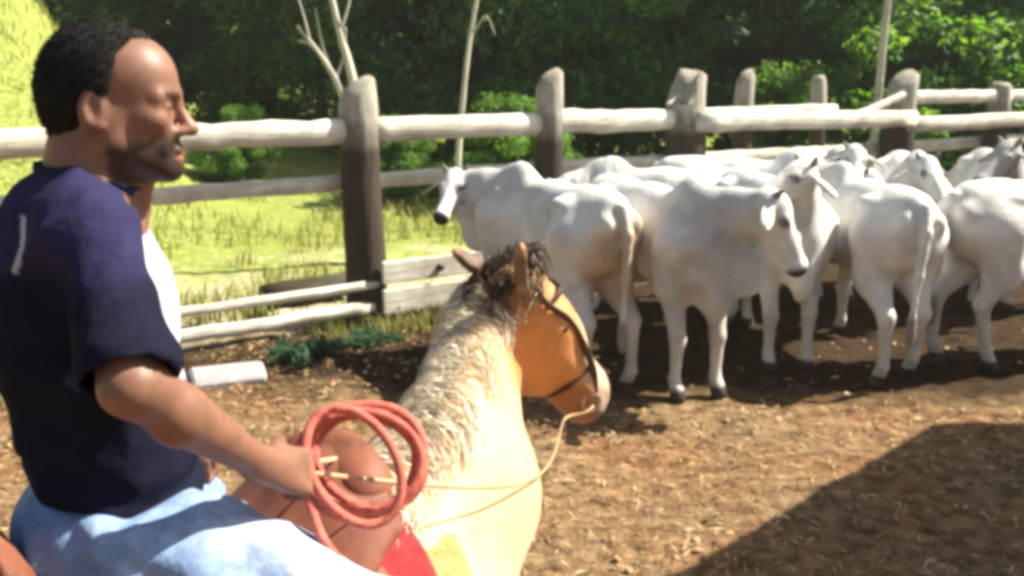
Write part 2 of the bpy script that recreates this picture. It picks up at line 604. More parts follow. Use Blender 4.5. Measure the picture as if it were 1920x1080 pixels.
bm_ = add(nt, 'ShaderNodeMapRange'); bm_.inputs['From Min'].default_value = 5.4; bm_.inputs['From Max'].default_value = 8.0
nt.links.new(bare.outputs[0], bm_.inputs[0])
outc = mixc(nt, dry.outputs[0], gr.outputs[0], bm_.outputs[0])
edge = add(nt, 'ShaderNodeMath', operation='MULTIPLY_ADD'); edge.inputs[1].default_value = 1.2
nt.links.new(nA.outputs[0], edge.inputs[0]); nt.links.new(s_node, edge.inputs[2])
em = add(nt, 'ShaderNodeMapRange'); em.inputs['From Min'].default_value = 0.3; em.inputs['From Max'].default_value = 0.9
nt.links.new(edge.outputs[0], em.inputs[0])
gcol = mixc(nt, soilc, outc, em.outputs[0])
herd_shade = add(nt, 'ShaderNodeMath', operation='MULTIPLY_ADD'); herd_shade.inputs[1].default_value = 1.0  # darker ground around the herd: its shade painted into the soil colour
nt.links.new(nA.outputs[0], herd_shade.inputs[0]); nt.links.new(lin(0.05, 1.0, 0.0), herd_shade.inputs[2])
herd_shade_m = add(nt, 'ShaderNodeMapRange'); herd_shade_m.inputs['From Min'].default_value = 6.35; herd_shade_m.inputs['From Max'].default_value = 6.95
nt.links.new(herd_shade.outputs[0], herd_shade_m.inputs[0])
shade_soilc = mixc(nt, soilc, (0.20, 0.19, 0.17), 1.0, 'MULTIPLY')
soilc = mixc(nt, soilc, shade_soilc, herd_shade_m.outputs[0])
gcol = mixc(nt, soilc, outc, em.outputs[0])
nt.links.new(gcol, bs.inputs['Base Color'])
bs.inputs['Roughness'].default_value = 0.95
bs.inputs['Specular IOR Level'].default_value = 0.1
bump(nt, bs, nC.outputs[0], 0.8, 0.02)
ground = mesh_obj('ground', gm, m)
tag(ground, kind='structure')

def gz(x, y):
    return float(ground_h(np.array([x]), np.array([y]))[0])

# ------------------------------------------------------------------ post and rail fence
fence = empty('corral_fence', (F0[0], F0[1], 0), math.atan2(FY, FX))
tag(fence, 'weathered post and rail corral fence behind the white cattle', 'fence')
def fence_post(t, off, h, r, seed, top='round'):
    rg = np.random.default_rng(seed)
    zs = np.array([-0.25, 0.0, 0.25, 0.55, 0.9, 1.2, 1.45, 1.65, 1.85, h - 0.06, h])
    pts = np.stack([np.cumsum(rg.normal(0, 0.006, len(zs))), np.cumsum(rg.normal(0, 0.006, len(zs))), zs], 1)
    rs = r * (1.12 - 0.14 * zs / h) * (1 + rg.normal(0, 0.025, len(zs)))
    rs[-1] *= 0.72
    v, f = tube(pts, rs, 14, 0.045, seed)
    if top == 'split':                                   # broken, forked top
        hi = v[:, 2] > h - 0.2
        v[hi, 2] += np.where(v[hi, 0] > 0.03, 0.12, np.where(v[hi, 0] < -0.05, -0.18, -0.05))
    if top == 'slant':
        hi = v[:, 2] > h - 0.1
        v[hi, 2] += v[hi, 0] * 0.7
    x = F0[0] + FX * t - FY * off; y = F0[1] + FY * t + FX * off
    o = mesh_obj('post', py_mesh('post', v, f), M['post'], fence, (t, off, gz(x, y)))
    return o
POSTS = [(-3.9, 2.10, 0.145, 'round'), (-1.95, 2.12, 0.15, 'slant'), (0.0, 2.10, 0.165, 'slant'), (1.97, 2.16, 0.135, 'slant'), (3.72, 2.08, 0.21, 'split'), (7.38, 2.10, 0.19, 'slant'), (9.6, 2.05, 0.15, 'round'), (11.8, 2.05, 0.15, 'slant')]
for i, (t, h, r, tp) in enumerate(POSTS):
    fence_post(t, 0, h, r, 40 + i, tp)
fence_post(4.9, 0.25, 2.15, 0.11, 61, 'slant')
fence_post(6.18, 0.25, 2.12, 0.095, 62, 'round')
fence_post(-5.8, 0, 2.1, 0.15, 63, 'round')
def rail(t0, t1, z0, z1, r, off=-0.12, seed=0, squash=(1.0, 0.5), name='rail', mat='rail', sag=0.0):
    rg = np.random.default_rng(900 + seed)
    n = 12
    u = np.linspace(0, 1, n)
    L = t1 - t0
    pts = np.stack([u * L - L / 2, rg.normal(0, 0.006, n), (z1 - z0) * (u - 0.5) - sag * np.sin(u * math.pi) + rg.normal(0, 0.005, n)], 1)
    v, f = tube(pts, r * (1 + rg.normal(0, 0.03, n)), 12, 0.03, seed)
    v[:, 1] = pts[0, 1] + (v[:, 1] - pts[0, 1]) * squash[1]
    # flatten the faces towards a sawn plank
    return mesh_obj(name, py_mesh(name, v, f), M[mat], fence, ((t0 + t1) / 2, off, (z0 + z1) / 2))
k = 0
for t0, t1, za, zb, r in [(-6.2, -1.8, 1.68, 1.68, 0.112), (-1.75, 0.02, 1.68, 1.69, 0.106), (0.06, 2.05, 1.69, 1.69, 0.106), (1.9, 3.8, 1.70, 1.68, 0.11)]:
    rail(t0, t1, za, zb, r, 0.0, k, (1, 0.62)); k += 1
rail(3.7, 7.4, 1.66, 1.60, 0.105, -0.22, k, (1, 0.5)); k += 1
rail(3.6, 6.3, 1.72, 1.72, 0.07, 0.12, k, (1, 0.6)); k += 1
rail(6.2, 7.5, 1.60, 1.95, 0.05, -0.12, k, (1, 0.8)); k += 1
rail(7.3, 9.8, 1.86, 1.84, 0.085, -0.02, k, (1, 0.6)); k += 1
rail(9.6, 12.4, 1.84, 1.84, 0.085, 0.01, k, (1, 0.6)); k += 1
rail(7.3, 12.2, 1.52, 1.50, 0.10, -0.15, k, (1, 0.5)); k += 1
for t0, t1, za, zb, r in [(-6.2, -1.8, 1.22, 1.22, 0.075), (-1.9, 0.1, 1.22, 1.23, 0.07), (0.05, 2.0, 1.23, 1.24, 0.07), (1.95, 3.75, 1.24, 1.22, 0.075), (3.7, 7.4, 1.22, 1.2, 0.075), (7.3, 12, 1.2, 1.2, 0.08)]:
    rail(t0, t1, za, zb, r, 0.17, k, (1, 0.5)); k += 1
for t0, t1, za, zb, r in [(-6.2, -1.8, 0.14, 0.14, 0.065), (-1.95, 0.0, 0.13, 0.15, 0.06), (-6.2, -1.85, 0.34, 0.34, 0.045), (-1.95, 0.05, 0.33, 0.36, 0.042), (1.9, 3.8, 0.3, 0.3, 0.08), (3.7, 7.4, 0.3, 0.3, 0.08), (3.7, 7.4, 0.75, 0.75, 0.08), (7.3, 12, 0.6, 0.6, 0.09)]:
    rail(t0, t1, za, zb, r, -0.14, k, (1, 0.7), 'rail'); k += 1
# wide sawn boards low down between the near post and the next
for zc, hh in ((0.46, 0.20), (0.20, 0.22)):
    v, f = bevel_box(1.92, 0.045, hh, 0.01)
    mesh_obj('board', py_mesh('board', v, f, False), M['rail'], fence, (1.02, -0.20, zc))
vv, ff = tube([(0, 0.03, 0), (0, -0.035, 0)], 0.035, 12)
mesh_obj('bolt', py_mesh('bolt', vv, ff), M['dark_leather'], fence, (0.62, -0.22, 0.46))

# ------------------------------------------------------------------ unseen shed added at the right to cast the foreground shade
def shed():
    H = 3.05
    k = H / math.tan(R(SUN_EL))
    ox, oy = k * math.cos(R(SUN_AZ)), k * math.sin(R(SUN_AZ))
    c = [(2.66, 5.55), (0.40, 3.45), (3.2, 0.6), (6.6, 6.2)]
    c = [(x + ox, y + oy) for x, y in c]
    cx = sum(q[0] for q in c) / 4; cy = sum(q[1] for q in c) / 4
    root = empty('shade_shed', (cx, cy, 0))
    tag(root, 'unseen shed added to cast the foreground shade, tin roof on timber posts', 'shed')
    n = 60
    verts, F = [], []
    for j in range(n + 1):
        u = j / n
        z = 0.018 * math.sin(j * math.pi)
        z = 0.02 * (1 if j % 2 else -1)
        for w in np.linspace(0, 1, 3):
            p = [(1 - u) * ((1 - w) * c[0][d] + w * c[3][d]) + u * ((1 - w) * c[1][d] + w * c[2][d]) for d in (0, 1)]
            verts.append((p[0] - cx, p[1] - cy, H + z + 0.25 * (1 - abs(2 * w - 1)) ))
    for j in range(n):
        for w in range(2):
            a = j * 3 + w
            F.append((a, a + 1, a + 4, a + 3))
    me = py_mesh('roof', verts, F, False)
    o = mesh_obj('roof', me, M['tin'], root)
    md = o.modifiers.new('thick', 'SOLIDIFY'); md.thickness = 0.02
    for x, y in (c[3], c[2], ((c[0][0] + c[3][0]) / 2 + 0.7, (c[0][1] + c[3][1]) / 2), ((c[1][0] + c[2][0]) / 2 + 0.8, (c[1][1] + c[2][1]) / 2 - 0.6)):
        x = cx + (x - cx) * 0.97; y = cy + (y - cy) * 0.97
        v, f = tube([(0, 0, -0.1), (0, 0, 1.5), (0, 0, H - 0.03)], 0.09, 10, 0.04)
        mesh_obj('post', py_mesh('post', v, f), M['bark'], root, (x - cx, y - cy, 0))
shed()

# ------------------------------------------------------------------ cattle
def cow(name, loc, direction, P, D, label, spots=(), h=0.02, side=1, step=(0, 0, 0, 0), scale=1.0, horns=0.06, fat=1.0, tailx=0.0, tone=(0.68, 0.675, 0.64)):
    """local frame: X forward, Y left, Z up. P = poll, D = face direction"""
    P = V(*P); D = unit(D)
    S = Sdf((-1.3, -0.75, -0.02), (1.75, 0.85, 2.0), h)
    S.ell((-0.02, 0, 1.01), (0.72, 0.275 * fat, 0.315), k=0.05)
    S.ell((0.43, 0, 1.0), (0.34, 0.225, 0.35), k=0.12)
    S.ell((-0.60, 0, 1.10), (0.36, 0.25 * fat, 0.29), k=0.12)
    S.cap((-0.80, 0, 1.30), (-0.1, 0, 1.27), 0.085, 0.10, 0.14)
    S.cap((-0.1, 0, 1.27), (0.45, 0, 1.29), 0.10, 0.12, 0.14)
    S.ell((0.44, 0, 1.37), (0.20, 0.095, 0.135), [(0.9, 0, -0.35), (0, 1, 0), (0.35, 0, 0.9)], 0.12)
    S.ell((0.66, 0, 0.76), (0.14, 0.075, 0.20), k=0.10)            # brisket
    S.ell((-0.38, 0, 0.74), (0.20, 0.12, 0.10), k=0.12)           # belly / udder
    feet = []
    for q, s in enumerate((1, -1)):
        S.ell((-0.50, 0.20 * s, 1.29), (0.10, 0.07, 0.055), k=0.07)     # hip bone
        S.ell((0.40, 0.185 * s, 1.12), (0.09, 0.06, 0.20), k=0.07)      # shoulder blade
        S.ell((-0.90, 0.11 * s, 1.20), (0.06, 0.05, 0.06), k=0.08)     # pin bone
        a = step[q]
        S.cap((-0.60, 0.15 * s, 1.05), (-0.60 + a * .2, 0.17 * s, 0.74), 0.20, 0.125, 0.08)
        S.chain([(-0.56 + a * .2, 0.17 * s, 0.78), (-0.80 + a * .6, 0.16 * s, 0.52), (-0.78 + a, 0.155 * s, 0.16), (-0.74 + a, 0.155 * s, 0.09)], [0.135, 0.054, 0.036, 0.044], 0.05)
        S.cap((-0.74 + a, 0.155 * s, 0.08), (-0.715 + a, 0.155 * s, 0.025), 0.05, 0.058, 0.015)
        b = step[2 + q]
        S.cap((0.46, 0.17 * s, 1.08), (0.42 + b * .2, 0.18 * s, 0.78), 0.17, 0.115, 0.10)
        S.chain([(0.42 + b * .2, 0.17 * s, 0.78), (0.50 + b * .7, 0.15 * s, 0.43), (0.49 + b, 0.15 * s, 0.14), (0.52 + b, 0.15 * s, 0.08)], [0.10, 0.051, 0.035, 0.042], 0.04)
        S.cap((0.52 + b, 0.15 * s, 0.08), (0.54 + b, 0.15 * s, 0.025), 0.05, 0.056, 0.015)
    # neck with crest, throat and dewlap
    up = V(0, 0, 1)
    N1 = V(0.52, 0, 1.16)
    mid = (N1 + P) / 2 + V(0, 0, 0.02)
    lat0 = unit(np.cross(up, unit((P - N1) * V(1, 1, 0) + 1e-6)))
    S.chain([N1, mid, P + V(0, 0, -0.03)], [0.20, 0.15, 0.105], 0.09, (lat0, 0.70))
    thr = P + D * 0.16 - V(0, 0, 0.07)
    S.chain([(0.62, 0, 0.85), (V(0.66, 0, 0.82) + thr) / 2 + V(0, 0, -0.10), thr], [0.12, 0.085, 0.045], 0.06, (lat0, 0.30))
    # head frame
    L = unit(np.cross(up, D)); U = np.cross(D, L)
    S.ell(P + D * 0.04, (0.14, 0.095, 0.11), [D, L, U], 0.05)
    S.cap(P + D * 0.05 - U * 0.01, P + D * 0.42 - U * 0.02, 0.105, 0.066, 0.03, (L, 0.86))
    S.ell(P + D * 0.44 - U * 0.025, (0.06, 0.07, 0.062), [D, L, U], 0.035)
    S.cap(P + D * 0.12 - U * 0.09, P + D * 0.40 - U * 0.065, 0.05, 0.035, 0.04)
    for s in (1, -1):
        S.ell(P + D * 0.14 + L * 0.078 * s + U * 0.045, (0.045, 0.025, 0.03), [D, L, U], 0.03)
        S.ell(P + D * 0.485 + L * 0.03 * s + U * 0.005, (0.016, 0.012, 0.012), [D, L, U], 0.01, sub=True)
        eb = P + L * 0.09 * s - D * 0.0 + U * 0.0
        ed = unit(L * s * 0.85 - V(0, 0, 0.55) - D * 0.1)
        en = unit(np.cross(ed, D * 0.8 + U * 0.5))
        S.ell(eb + ed * 0.12, (0.135, 0.052, 0.017), [ed, np.cross(en, ed), en], 0.018)
    # tail
    tl = [(-0.92, 0, 1.30), (-1.0, 0.01 + tailx * .3, 1.15), (-1.0, 0.02 + tailx * .7, 0.85), (-0.985, 0.02 + tailx, 0.55)]
    S.chain(tl, [0.05, 0.034, 0.026, 0.022], 0.03)
    S.ell((-0.98, 0.02 + tailx, 0.46), (0.035, 0.035, 0.13), k=0.03)
    Pv, F = S.mesh()
    Pv = smooth_verts(Pv, F, 1, 0.4)
    tmq = np_mesh('tmp', Pv, F); N = np.zeros(len(Pv) * 3, dtype=np.float32); tmq.vertices.foreach_get('normal', N); N = N.reshape(-1, 3); bpy.data.meshes.remove(tmq)
    wr = np.abs(vnoise(Pv * V(11, 5, 3.2), 6)) * -0.016 * sstep(0.15, 0.5, Pv[:, 0]) * sstep(0.5, 0.7, Pv[:, 2]) * (Pv[:, 0] < 0.95)
    wr += vnoise(Pv * 4.5, 8) * 0.011 * sstep(0.55, 0.8, Pv[:, 2]) - np.abs(vnoise(Pv * V(13, 3, 4), 9)) * 0.007 * sstep(0.6, 0.8, Pv[:, 2]) * (np.abs(Pv[:, 0]) < 0.45)
    Pv = Pv + N * wr[:, None]
    # colouring: pale coat, greyer on the neck and hump, dusty legs, dark muzzle, hooves and tail tuft
    sp = [((0.45, 0, 1.40), (0.36, 0.4, 0.32), (0.46, 0.46, 0.45), 0.55),
          (tuple(mid), (0.25, 0.3, 0.30), (0.45, 0.45, 0.435), 0.45),
          ((-0.98, 0.02 + tailx, 0.44), (0.06, 0.06, 0.17), (0.10, 0.085, 0.07), 0.8),
          (tuple(P + D * 0.495 - U * 0.035), (0.095, 0.10, 0.10), (0.022, 0.019, 0.018), 0.97),
          (tuple(P + D * 0.30 + U * 0.03), (0.16, 0.07, 0.1), (0.50, 0.48, 0.45), 0.5)]
    for s in (1, -1):
        sp.append((tuple(P + D * 0.14 + L * 0.09 * s + U * 0.045), (0.055, 0.055, 0.045), (0.12, 0.11, 0.10), 0.75))
        eb = P + L * 0.09 * s
        ed = unit(L * s * 0.85 - V(0, 0, 0.55) - D * 0.1)
        sp.append((tuple(eb + ed * 0.14 + D * 0.015), (0.07, 0.07, 0.055), (0.30, 0.25, 0.22), 0.55))
    C = paint(Pv, tone, list(sp) + list(spots))
    z = Pv[:, 2]
    w = (1 - sstep(0.25, 0.75, z))[:, None] * 0.45
    C = C * (1 - w) + np.array((0.40, 0.335, 0.24)) * w
    w = (1 - sstep(0.075, 0.095, z))[:, None]
    C = C * (1 - w) + np.array((0.06, 0.05, 0.04)) * w
    mud = np.clip(vnoise(Pv * 5, 3) + vnoise(Pv * 13, 4) * 0.6 - 0.25, 0, 1) * (1 - sstep(0.5, 1.25, z))
    C = C * (1 - mud[:, None] * 0.6) + np.array((0.26, 0.18, 0.11)) * mud[:, None] * 0.6
    root = empty(name, (loc[0], loc[1], gz(*loc) - 0.005), math.atan2(direction[1], direction[0]))
    root.scale = (scale,) * 3
    tag(root, label, 'cow', 'white cattle herded along the corral fence')
    mesh_obj('body', np_mesh('cow_body', Pv, F, True, C), M['cow'], root)
    for s in (1, -1):
        c = P + D * 0.14 + L * 0.094 * s + U * 0.047
        v, f = tube([c - D * 0.02, c, c + D * 0.02], [0.004, 0.017, 0.004], 10)
        mesh_obj('eye', py_mesh('eye', v, f), M['eye'], root)
        if horns > 0:
            hb = P + L * 0.06 * s - D * 0.03 + U * 0.06
            pts = [hb, hb + L * s * horns * .5 + U * horns * .45 - D * horns * .2, hb + L * s * horns * .75 + U * horns * 1.0 - D * horns * .3]
            v, f = tube(spline(pts, 6), np.linspace(0.028, 0.008, 6), 10)
            mesh_obj('horn', py_mesh('horn', v, f), M['horn'], root)
    return root

BOUNCE_TAN = (0.46, 0.33, 0.20)  # warm reflected light, painted on the rump of one white cow
cow('cow', (0.26, 6.82), (-0.5, 0.87), (0.86, 0.32, 1.33), (-0.62, 0.62, -0.50),
    'white cow with reflected tan light painted on its rump, looking back at us beyond the horse head', [((-0.85, -0.15, 0.95), (0.4, 0.4, 0.42), BOUNCE_TAN, 0.75)], 0.018, step=(0.05, -0.08, 0.1, -0.1))
cow('cow', (1.05, 6.53), (0.42, -0.91), (0.88, 0.22, 1.38), (0.32, 0.36, -0.90),
    'grey-white humped cow in the middle, shade painted grey on its front, forelegs towards us, head hanging to the right', [((0.6, 0.05, 0.85), (0.4, 0.4, 0.5), (0.38, 0.375, 0.35), 0.6)], 0.016, step=(0.1, -0.1, 0.02, -0.03), fat=1.0)  # grey spot is shade painted over the chest and forelegs
cow('cow', (2.72, 7.22), (-0.10, 0.99), (0.95, -0.15, 1.28), (0.8, -0.3, -0.5),
    'white cow seen from behind with its tail hanging between two hind legs', [], 0.018, step=(-0.06, 0.10, 0, 0), tailx=0.03, fat=1.05)
cow('cow', (2.03, 7.28), (0.12, -0.99), (0.80, -0.10, 1.52), (0.25, -0.86, -0.34),
    'white cow with head raised and turned left behind the grey-white humped cow', [], 0.018)
cow('cow', (4.06, 6.98), (0.95, 0.30), (1.0, 0.1, 1.45), (0.85, 0.1, -0.5),
    'white cow standing side on at the right edge of the picture', [], 0.018, step=(-0.05, 0.16, 0, 0.1), fat=1.08)
cow('cow', (3.10, 9.35), (0.05, -1.0), (0.80, -0.02, 1.46), (0.75, -0.25, -0.6),
    'white cow whose face shows just left of the thick grey fence post', [], 0.022)
cow('cow', (3.80, 8.95), (-0.25, -0.97), (0.82, 0.0, 1.40), (0.75, 0.3, -0.6),
    'white cow facing us behind the rump of the side-on cow', [], 0.022)
cow('cow', (4.62, 8.95), (-0.30, -0.95), (0.85, -0.05, 1.50), (0.6, -0.55, -0.5),
    'pale grey cow with a dark face looking over the side-on cow', [((0.85, -0.05, 1.4), (0.5, 0.4, 0.4), (0.33, 0.32, 0.31), 0.8)], 0.022, tone=(0.46, 0.455, 0.44))
cow('cow', (5.28, 9.05), (-0.30, -0.95), (0.85, 0.0, 1.53), (0.7, -0.3, -0.55),
    'rearmost cow at the right edge, only its grey head showing', [((0.85, 0, 1.4), (0.4, 0.4, 0.4), (0.45, 0.44, 0.43), 0.6)], 0.022)
cow('cow', (1.25, 8.3), (-0.97, 0.2), (0.9, 0.2, 1.18), (0.8, 0.2, -0.55),
    'cow far back along the fence, only its pale back above the others', [], 0.022, scale=0.97)
cow('cow', (2.25, 8.75), (0.9, -0.3), (1.0, 0.0, 1.25), (0.8, 0.0, -0.6),
    'cow mostly hidden behind the two middle cows, its legs in their shade', [], 0.022, scale=0.98)

# ------------------------------------------------------------------ horse
HO = V(-0.66, 1.40, 0)                    # point under the saddle
HF = V(0.695, 0.719, 0)                   # forward
HL = V(-0.719, 0.695, 0)                  # left
def hw(x, y, z):                          # horse frame -> world
    return HO + HF * x + HL * y + V(0, 0, z)
horse = empty('horse', tuple(HO))
tag(horse, 'palomino horse with cream mane, ridden by the man, head turned right', 'horse')
H_POLL = V(0.015, 2.41, 1.62)
H_D = unit((0.47, 0.24, -0.75))           # poll -> muzzle
H_N = unit(V(0.86, 0.30, 0.45) - H_D * (V(0.86, 0.30, 0.45) @ H_D))   # forehead normal
H_L = np.cross(H_N, H_D)                  # one side of the head
if H_L[1] > 0: H_L = -H_L                 # towards the camera: the horse's right side
def build_horse():
    def loc(p): return np.array(p) - HO
    h = 0.014
    S = Sdf((-1.5, -1.6, -0.02), (1.15, 1.6, 1.95), h)
    def c(a, b, ra, rb=None, k=0.05, flat=None): S.cap(loc(a), loc(b), ra, rb, k, flat)
    ax = [HF, HL, V(0, 0, 1)]
    def e(p, r, k=0.08, axes=None): S.ell(loc(p), r, axes or ax, k)
    e(hw(-0.03, 0, 0.98), (0.75, 0.27, 0.31), 0.05)
    e(hw(0.50, 0, 0.98), (0.33, 0.23, 0.33), 0.12)
    e(hw(-0.66, 0, 1.03), (0.40, 0.26, 0.30), 0.12)
    c(hw(0.27, 0, 1.20), hw(0.54, 0, 1.20), 0.09, 0.10, 0.14)
    for s in (1, -1):
        a = 0.06 * s
        c(hw(-0.66, 0.15 * s, 1.0), hw(-0.60, 0.16 * s, 0.72), 0.20, 0.13, 0.08)
        pts = [hw(-0.60, 0.16 * s, 0.76), hw(-0.86 + a, 0.15 * s, 0.52), hw(-0.83 + a, 0.15 * s, 0.18), hw(-0.78 + a, 0.15 * s, 0.09)]
        for i, (r0, r1) in enumerate(((0.14, 0.065), (0.055, 0.042), (0.045, 0.05))): c(pts[i], pts[i + 1], r0, r1, 0.04)
        c(pts[3], hw(-0.75 + a, 0.15 * s, 0.03), 0.055, 0.065, 0.015)
        c(hw(0.54, 0.16 * s, 1.0), hw(0.54, 0.17 * s, 0.72), 0.16, 0.11, 0.1)
        pts = [hw(0.54, 0.16 * s, 0.74), hw(0.58 - a, 0.15 * s, 0.44), hw(0.57 - a, 0.15 * s, 0.16), hw(0.61 - a, 0.15 * s, 0.09)]
        for i, (r0, r1) in enumerate(((0.10, 0.06), (0.048, 0.04), (0.042, 0.05))): c(pts[i], pts[i + 1], r0, r1, 0.04)
        c(pts[3], hw(0.63 - a, 0.15 * s, 0.03), 0.055, 0.065, 0.015)
    # neck: heavy lower line and a crest above it
    N0, N1 = hw(0.56, 0.0, 1.02), hw(0.85, 0.05, 1.20)
    N2 = H_POLL + H_D * 0.10 - H_N * 0.13 - H_L * 0.035
    c(N0, N1, 0.24, 0.185, 0.12, (HL, 0.80)); c(N1, N2, 0.18, 0.078, 0.08, (V(1, -0.2, 0), 0.80))
    c(hw(0.48, 0, 1.17), hw(0.83, 0.09, 1.36), 0.12, 0.095, 0.12); c(hw(0.83, 0.09, 1.36), H_POLL - H_N * 0.08 - H_L * 0.03, 0.095, 0.058, 0.06)
    # head
    hx = [H_D, H_L, H_N]
    p = H_POLL
    c(p, p + H_D * 0.168, 0.088, 0.088, 0.06, (H_L, 0.9))
    c(p + H_D * 0.118, p + H_D * 0.353 + H_N * 0.01, 0.088, 0.060, 0.05, (H_L, 0.80))
    e(p + H_D * 0.143 - H_N * 0.075, (0.132, 0.084, 0.132), 0.035, hx)             # round cheek
    c(p + H_D * 0.218 - H_N * 0.085, p + H_D * 0.386 - H_N * 0.045, 0.045, 0.036, 0.05)
    e(p + H_D * 0.386 - H_N * 0.008, (0.075, 0.055, 0.064), 0.05, hx)             # muzzle
    e(p + H_D * 0.424 - H_N * 0.045, (0.03, 0.03, 0.028), 0.03, hx)              # chin
    for s in (1, -1):
        e(p + H_D * 0.126 + H_L * 0.066 * s + H_N * 0.035, (0.045, 0.022, 0.028), 0.03, hx)
        S.ell(loc(p + H_D * 0.412 + H_L * 0.042 * s + H_N * 0.028), (0.022, 0.012, 0.015), hx, 0.012, sub=True)
        c(p + H_D * 0.168 + H_L * 0.06 * s - H_N * 0.01, p + H_D * 0.336 + H_L * 0.045 * s + H_N * 0.005, 0.012, 0.010, 0.04)
        eb = p + H_L * 0.055 * s - H_D * 0.042 + H_N * 0.0
        ed = unit(-H_D * 0.70 + H_L * 0.50 * s + H_N * (0.45 if s > 0 else -0.45))
        en = unit(np.cross(ed, H_L * s) * 1.0 + H_L * s * 0.35)
        es = np.cross(en, ed)
        e(eb + ed * 0.075, (0.088, 0.034, 0.026), 0.02, [ed, es, en])
        S.ell(loc(eb + ed * 0.085 + en * 0.022 * (1 if en @ H_N > 0 else -1)), (0.065, 0.021, 0.020), [ed, es, en], 0.01, sub=True)
    Pv, F = S.mesh()
    Pv = smooth_verts(Pv, F, 2, 0.45)
    base = (0.50, 0.27, 0.105)
    sp = [(tuple(loc(hw(0.7, 0, 1.25))), (0.6, 0.6, 0.5), (0.68, 0.49, 0.27), 0.8),  # bright sunlight on the neck painted into the coat as a paler tone
          (tuple(loc(p + H_D * 0.143 - H_N * 0.07)), (0.18, 0.2, 0.2), (0.58, 0.225, 0.058), 0.9),
          (tuple(loc(p + H_D * 0.370 - H_N * 0.05)), (0.13, 0.12, 0.10), (0.26, 0.085, 0.03), 0.8),
          (tuple(loc(p + H_D * 0.420)), (0.06, 0.07, 0.07), (0.20, 0.10, 0.06), 0.7),
          (tuple(loc(p + H_D * 0.252 + H_N * 0.085)), (0.09, 0.07, 0.22), (0.66, 0.52, 0.36), 0.7),
          (tuple(loc(p + H_D * 0.370 + H_N * 0.07)), (0.09, 0.055, 0.1), (0.52, 0.36, 0.24), 0.6)]
    for s in (1, -1):
        eb = p + H_L * 0.055 * s - H_D * 0.042
        ed = unit(-H_D * 0.70 + H_L * 0.50 * s + H_N * (0.45 if s > 0 else -0.45))
        sp.append((tuple(loc(eb + ed * 0.09)), (0.055, 0.055, 0.075), (0.085, 0.038, 0.016), 0.92))
    C = paint(Pv, base, sp)
    w = (1 - sstep(0.05, 0.09, Pv[:, 2]))[:, None]
    C = C * (1 - w) + np.array((0.08, 0.06, 0.05)) * w
    mesh_obj('body', np_mesh('horse_body', Pv, F, True, C), M['horse'], horse)
    for s in (1, -1):
        q = loc(p + H_D * 0.126 + H_L * 0.079 * s + H_N * 0.035)
        v, f = tube([q - H_D * 0.018, q, q + H_D * 0.018], [0.004, 0.018, 0.004], 10)
        mesh_obj('eye', py_mesh('eye', v, f), M['eye'], horse)

    # mane, forelock, tail : ribbons of hair
    def locks(name, items, c0, c1, width=0.007):
        rg = np.random.default_rng(5)
        VV, FF, CC = [], [], []
        o = 0
        for it in items:
            pts, wv = it[0], it[1]
            pts = np.array(pts); n = len(pts)
            T = np.gradient(pts, axis=0)
            sd_ = unit(rg.normal(0, 1, 3))
            colr = np.array(c0) + (np.array(c1) - np.array(c0)) * rg.random()
            if len(it) > 2: colr = np.array(it[2]) * (0.7 + 0.6 * rg.random())
            for i in range(n):
                sdv = unit(np.cross(T[i], sd_) + 1e-9)
                w_ = wv * (1 - 0.75 * (i / (n - 1)) ** 2)
                nn = unit(np.cross(T[i], sdv))
                VV += [pts[i] - sdv * w_, pts[i] + nn * w_ * 0.5, pts[i] + sdv * w_]
                CC += [colr * (0.85 + 0.3 * rg.random())] * 3
            for i in range(n - 1):
                a = o + i * 3
                FF += [(a, a + 1, a + 4, a + 3), (a + 1, a + 2, a + 5, a + 4)]
            o += n * 3
        mesh_obj(name, np_mesh(name, np.array(VV), np.array(FF), True, np.array(CC)), M['hair'], horse)
    def push(pts, gap):
        pts = np.array(pts)
        gdx = np.gradient
        for _ in range(4):
            q = np.clip(np.round((pts - S.lo) / S.h).astype(int), 2, S.n - 3)
            d = S.v[q[:, 0], q[:, 1], q[:, 2]]
            g = np.stack([S.v[q[:, 0] + 1, q[:, 1], q[:, 2]] - S.v[q[:, 0] - 1, q[:, 1], q[:, 2]],
                          S.v[q[:, 0], q[:, 1] + 1, q[:, 2]] - S.v[q[:, 0], q[:, 1] - 1, q[:, 2]],
                          S.v[q[:, 0], q[:, 1], q[:, 2] + 1] - S.v[q[:, 0], q[:, 1], q[:, 2] - 1]], 1).astype(float)
            ln = np.linalg.norm(g, axis=1)[:, None] + 1e-6
            pts = pts + g / ln * np.clip(gap - d, 0, 0.06)[:, None] * (d < gap)[:, None]
        return pts
    global push_horse
    push_horse = push
    crest = spline([hw(0.50, 0, 1.30), hw(0.66, 0.03, 1.39), hw(0.85, 0.10, 1.48), H_POLL - H_N * 0.12 - H_L * 0.03 + V(0, 0, 0.045), H_POLL - H_N * 0.02 + V(0, 0, 0.075)], 60)
    rg = np.random.default_rng(9)
    items = []
    nl = unit(V(-0.97, 0.2, 0))
